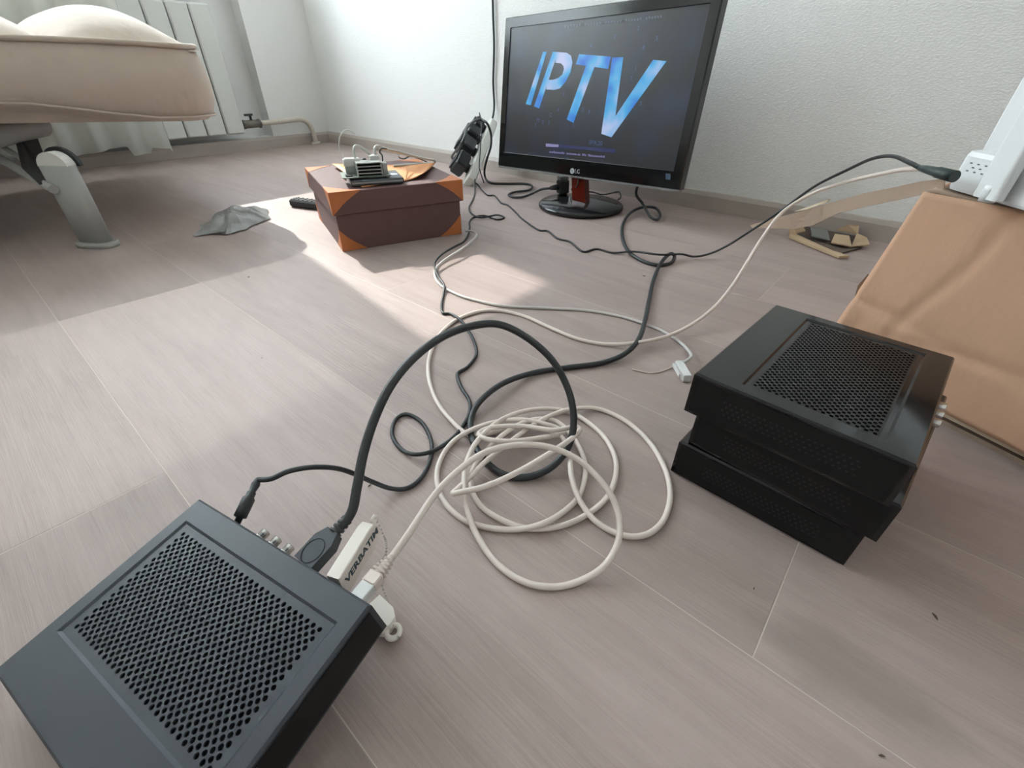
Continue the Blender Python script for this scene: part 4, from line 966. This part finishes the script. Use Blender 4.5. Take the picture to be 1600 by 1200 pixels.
# long flap reaching out to the left
hA = [ony(1476, 279, -0.80), ony(1474, 297, -0.80)]
top_l = [(1476, 279, -.80), (1440, 283, -.74), (1400, 292, -.68), (1350, 302, -.61), (1310, 313, -.55), (1270, 325, -.48), (1230, 336, -.42), (1195, 345, -.37), (1172, 352, -.33)]
bot_l = [(1474, 297, -.815), (1440, 304, -.755), (1400, 313, -.695), (1350, 323, -.625), (1310, 333, -.565), (1270, 352, -.50), (1240, 358, -.44), (1200, 356, -.385), (1176, 357, -.34)]
tp = [CI @ ony(*q) for q in top_l]; bt = [CI @ ony(*q) for q in bot_l]
off = CI.to_3x3() @ Vector((0.3, 0.9, -0.1)).normalized() * 0.004
fmb = MB(); rings = [[t_, b_, b_ + off, t_ + off] for t_, b_ in zip(tp, bt)]
fmb.loft(rings); fmb.build('open_flap', M_CARD2, car)
tear = [CI @ ony(*q) for q in ((1240, 331, -.40), (1268, 321, -.45), (1296, 311, -.50), (1292, 316, -.50), (1262, 327, -.45))]
MB().loft([tear, [p + off for p in tear]]).build('torn_strip', M_CEDGE, car)
# router on the carton
ctop = CH + 0.004
R0 = at(1472, 292, ctop); 
ru = (at(1600, 329, ctop) - R0); ru.z = 0; ru.normalize(); rv = Vector((-ru.y, ru.x, 0))
rou = tag(empty('router', mw=basis(Vector((R0.x, R0.y, ctop)) , ru, rv, Vector((0, 0, 1)))), 'white router with two flat antennas standing on the carton', 'router')
M_ROU = mat('white_router_plastic', (232, 233, 232), 0.3)
def rrect(x0, y0, x1, y1, r, z, n=6):
    p = []
    for cx, cy, a0 in ((x1 - r, y1 - r, 0), (x0 + r, y1 - r, 90), (x0 + r, y0 + r, 180), (x1 - r, y0 + r, 270)):
        for k in range(n + 1): a = math.radians(a0 + 90 * k / n); p.append((cx + r * math.cos(a), cy + r * math.sin(a), z))
    return p
MB().loft([rrect(0.001, 0.001, .199, .129, .014, 0), rrect(0, 0, .20, .13, .015, .003), rrect(.002, 0, .20, .13, .015, .036), rrect(.004, .002, .198, .128, .013, .0405), rrect(.010, .008, .192, .122, .010, .042)], None, True, False).build('router_body', M_ROU, rou)
vh = MB()
for i in range(9):
    for j in range(3):
        if (i + j) % 2 == 0: vh.box((.022 + i * .0050, -0.0002, .022 + j * .0040), (.0026, .0008, .0012))
tag(vh.build('vent_holes', mat('grey_vent', (98, 100, 100), 0.6), rou), kind='stuff')
ab = rou.matrix_world.inverted() @ at(1536, 242, .292)
for k, (x_, y_, tx) in enumerate(((.062, -.012, .0), (ab.x, ab.y, .0))):
    Ma = Matrix.Translation((x_, y_, .004 if k == 0 else .018)) @ Matrix.Rotation(tx, 4, 'Y')
    a_ = MB().loft([rrect(0, -.006, .030, .006, .004, 0), rrect(0, -.006, .030, .006, .004, .05), rrect(.002, -.005, .030, .005, .004, .17), rrect(.006, -.004, .026, .004, .003, .18)], Ma)
    a_.build('antenna', M_ROU, rou)
    MB().lathe([(.007, -.004), (.008, .008), (.007, .012)], 14, Matrix.Translation((x_ + .015, y_, .005 if k == 0 else .020))).build('antenna_hinge', M_ROU, rou)
MB().box((-.0005, .035, .016), (.0012, .03, .010)).build('port_row', mat('router_port_grey', (150, 150, 148), 0.5), rou)
# torn cardboard scrap near the wall
sc = tag(empty('cardboard_scrap', tuple(at(1295, 378, 0))), 'torn tan cardboard tray lying on the floor by the baseboard', 'cardboard scrap')
SI = Matrix.Translation(-sc.location)
def scp(l): return [SI @ at(*q) for q in l]
def sheet(name, l, m, up=0.003):
    p = scp(l); MB().loft([p, [q + Vector((0, 0, up)) for q in p]]).build(name, m, sc)
M_TAN = mat('tan_card', (190, 164, 134), 0.85, var=0.15, vscale=30)
sheet('tray_floor', [(1234, 364, .002), (1255, 352, .003), (1345, 368, .003), (1356, 378, .002), (1345, 388, .002), (1310, 398, .002)], mat('dark_card_inside', (96, 82, 72), 0.9, var=0.2, vscale=40))
sheet('tray_edge', [(1232, 364, .004), (1262, 378, .004), (1300, 395, .004), (1326, 403, .002), (1310, 404, .002), (1232, 372, .002)], M_TAN, .006)
sheet('tray_edge', [(1232, 362, .012), (1244, 366, .010), (1258, 362, .014), (1252, 352, .03), (1238, 350, .034)], M_TAN)
sheet('tray_edge', [(1298, 380, .012), (1330, 386, .012), (1326, 370, .022), (1304, 367, .020)], M_TAN)
sheet('tray_edge', [(1330, 386, .006), (1358, 384, .014), (1354, 373, .016), (1338, 366, .018)], M_TAN)
sheet('tray_edge', [(1306, 360, .018), (1340, 366, .018), (1342, 354, .034), (1326, 352, .036)], M_TAN)
sheet('grey_liner', [(1268, 370, .014), (1296, 376, .014), (1292, 360, .022), (1266, 357, .020)], mat('grey_liner', (120, 118, 114), 0.7))

# small bits of debris on the floor
for k, (px, py, s_) in enumerate(((1004, 431, .006), (575, 761, .004), (410, 560, .003), (390, 433, .004), (1456, 958, .006), (1372, 1180, .004), (1178, 922, .003))):
    p = at(px, py, 0.0005); o = MB().prism([(0, 0), (s_ * .6, .0004), (s_, s_ * .25), (s_ * .4, s_ * .35)], 0, .0012, Matrix.Translation(p) @ Matrix.Rotation(k * 1.3, 4, 'Z')).build('floor_crumb', mat('brown_crumb', (92, 78, 66), 0.9))
    tag(o, ['dark crumb on the floor near the looped black cable below the monitor', 'dark crumb on the floor near the thin black cable arch', 'tiny crumb on the bright floor left of the cables', 'tiny dark crumb on the floor in front of the storage box', 'small crumb on the floor at the right below the black box stack', 'small crumb on the floor in the bottom right', 'tiny crumb on the floor between the cable coil and the black boxes'][k], 'crumb', 'crumbs on the floor')
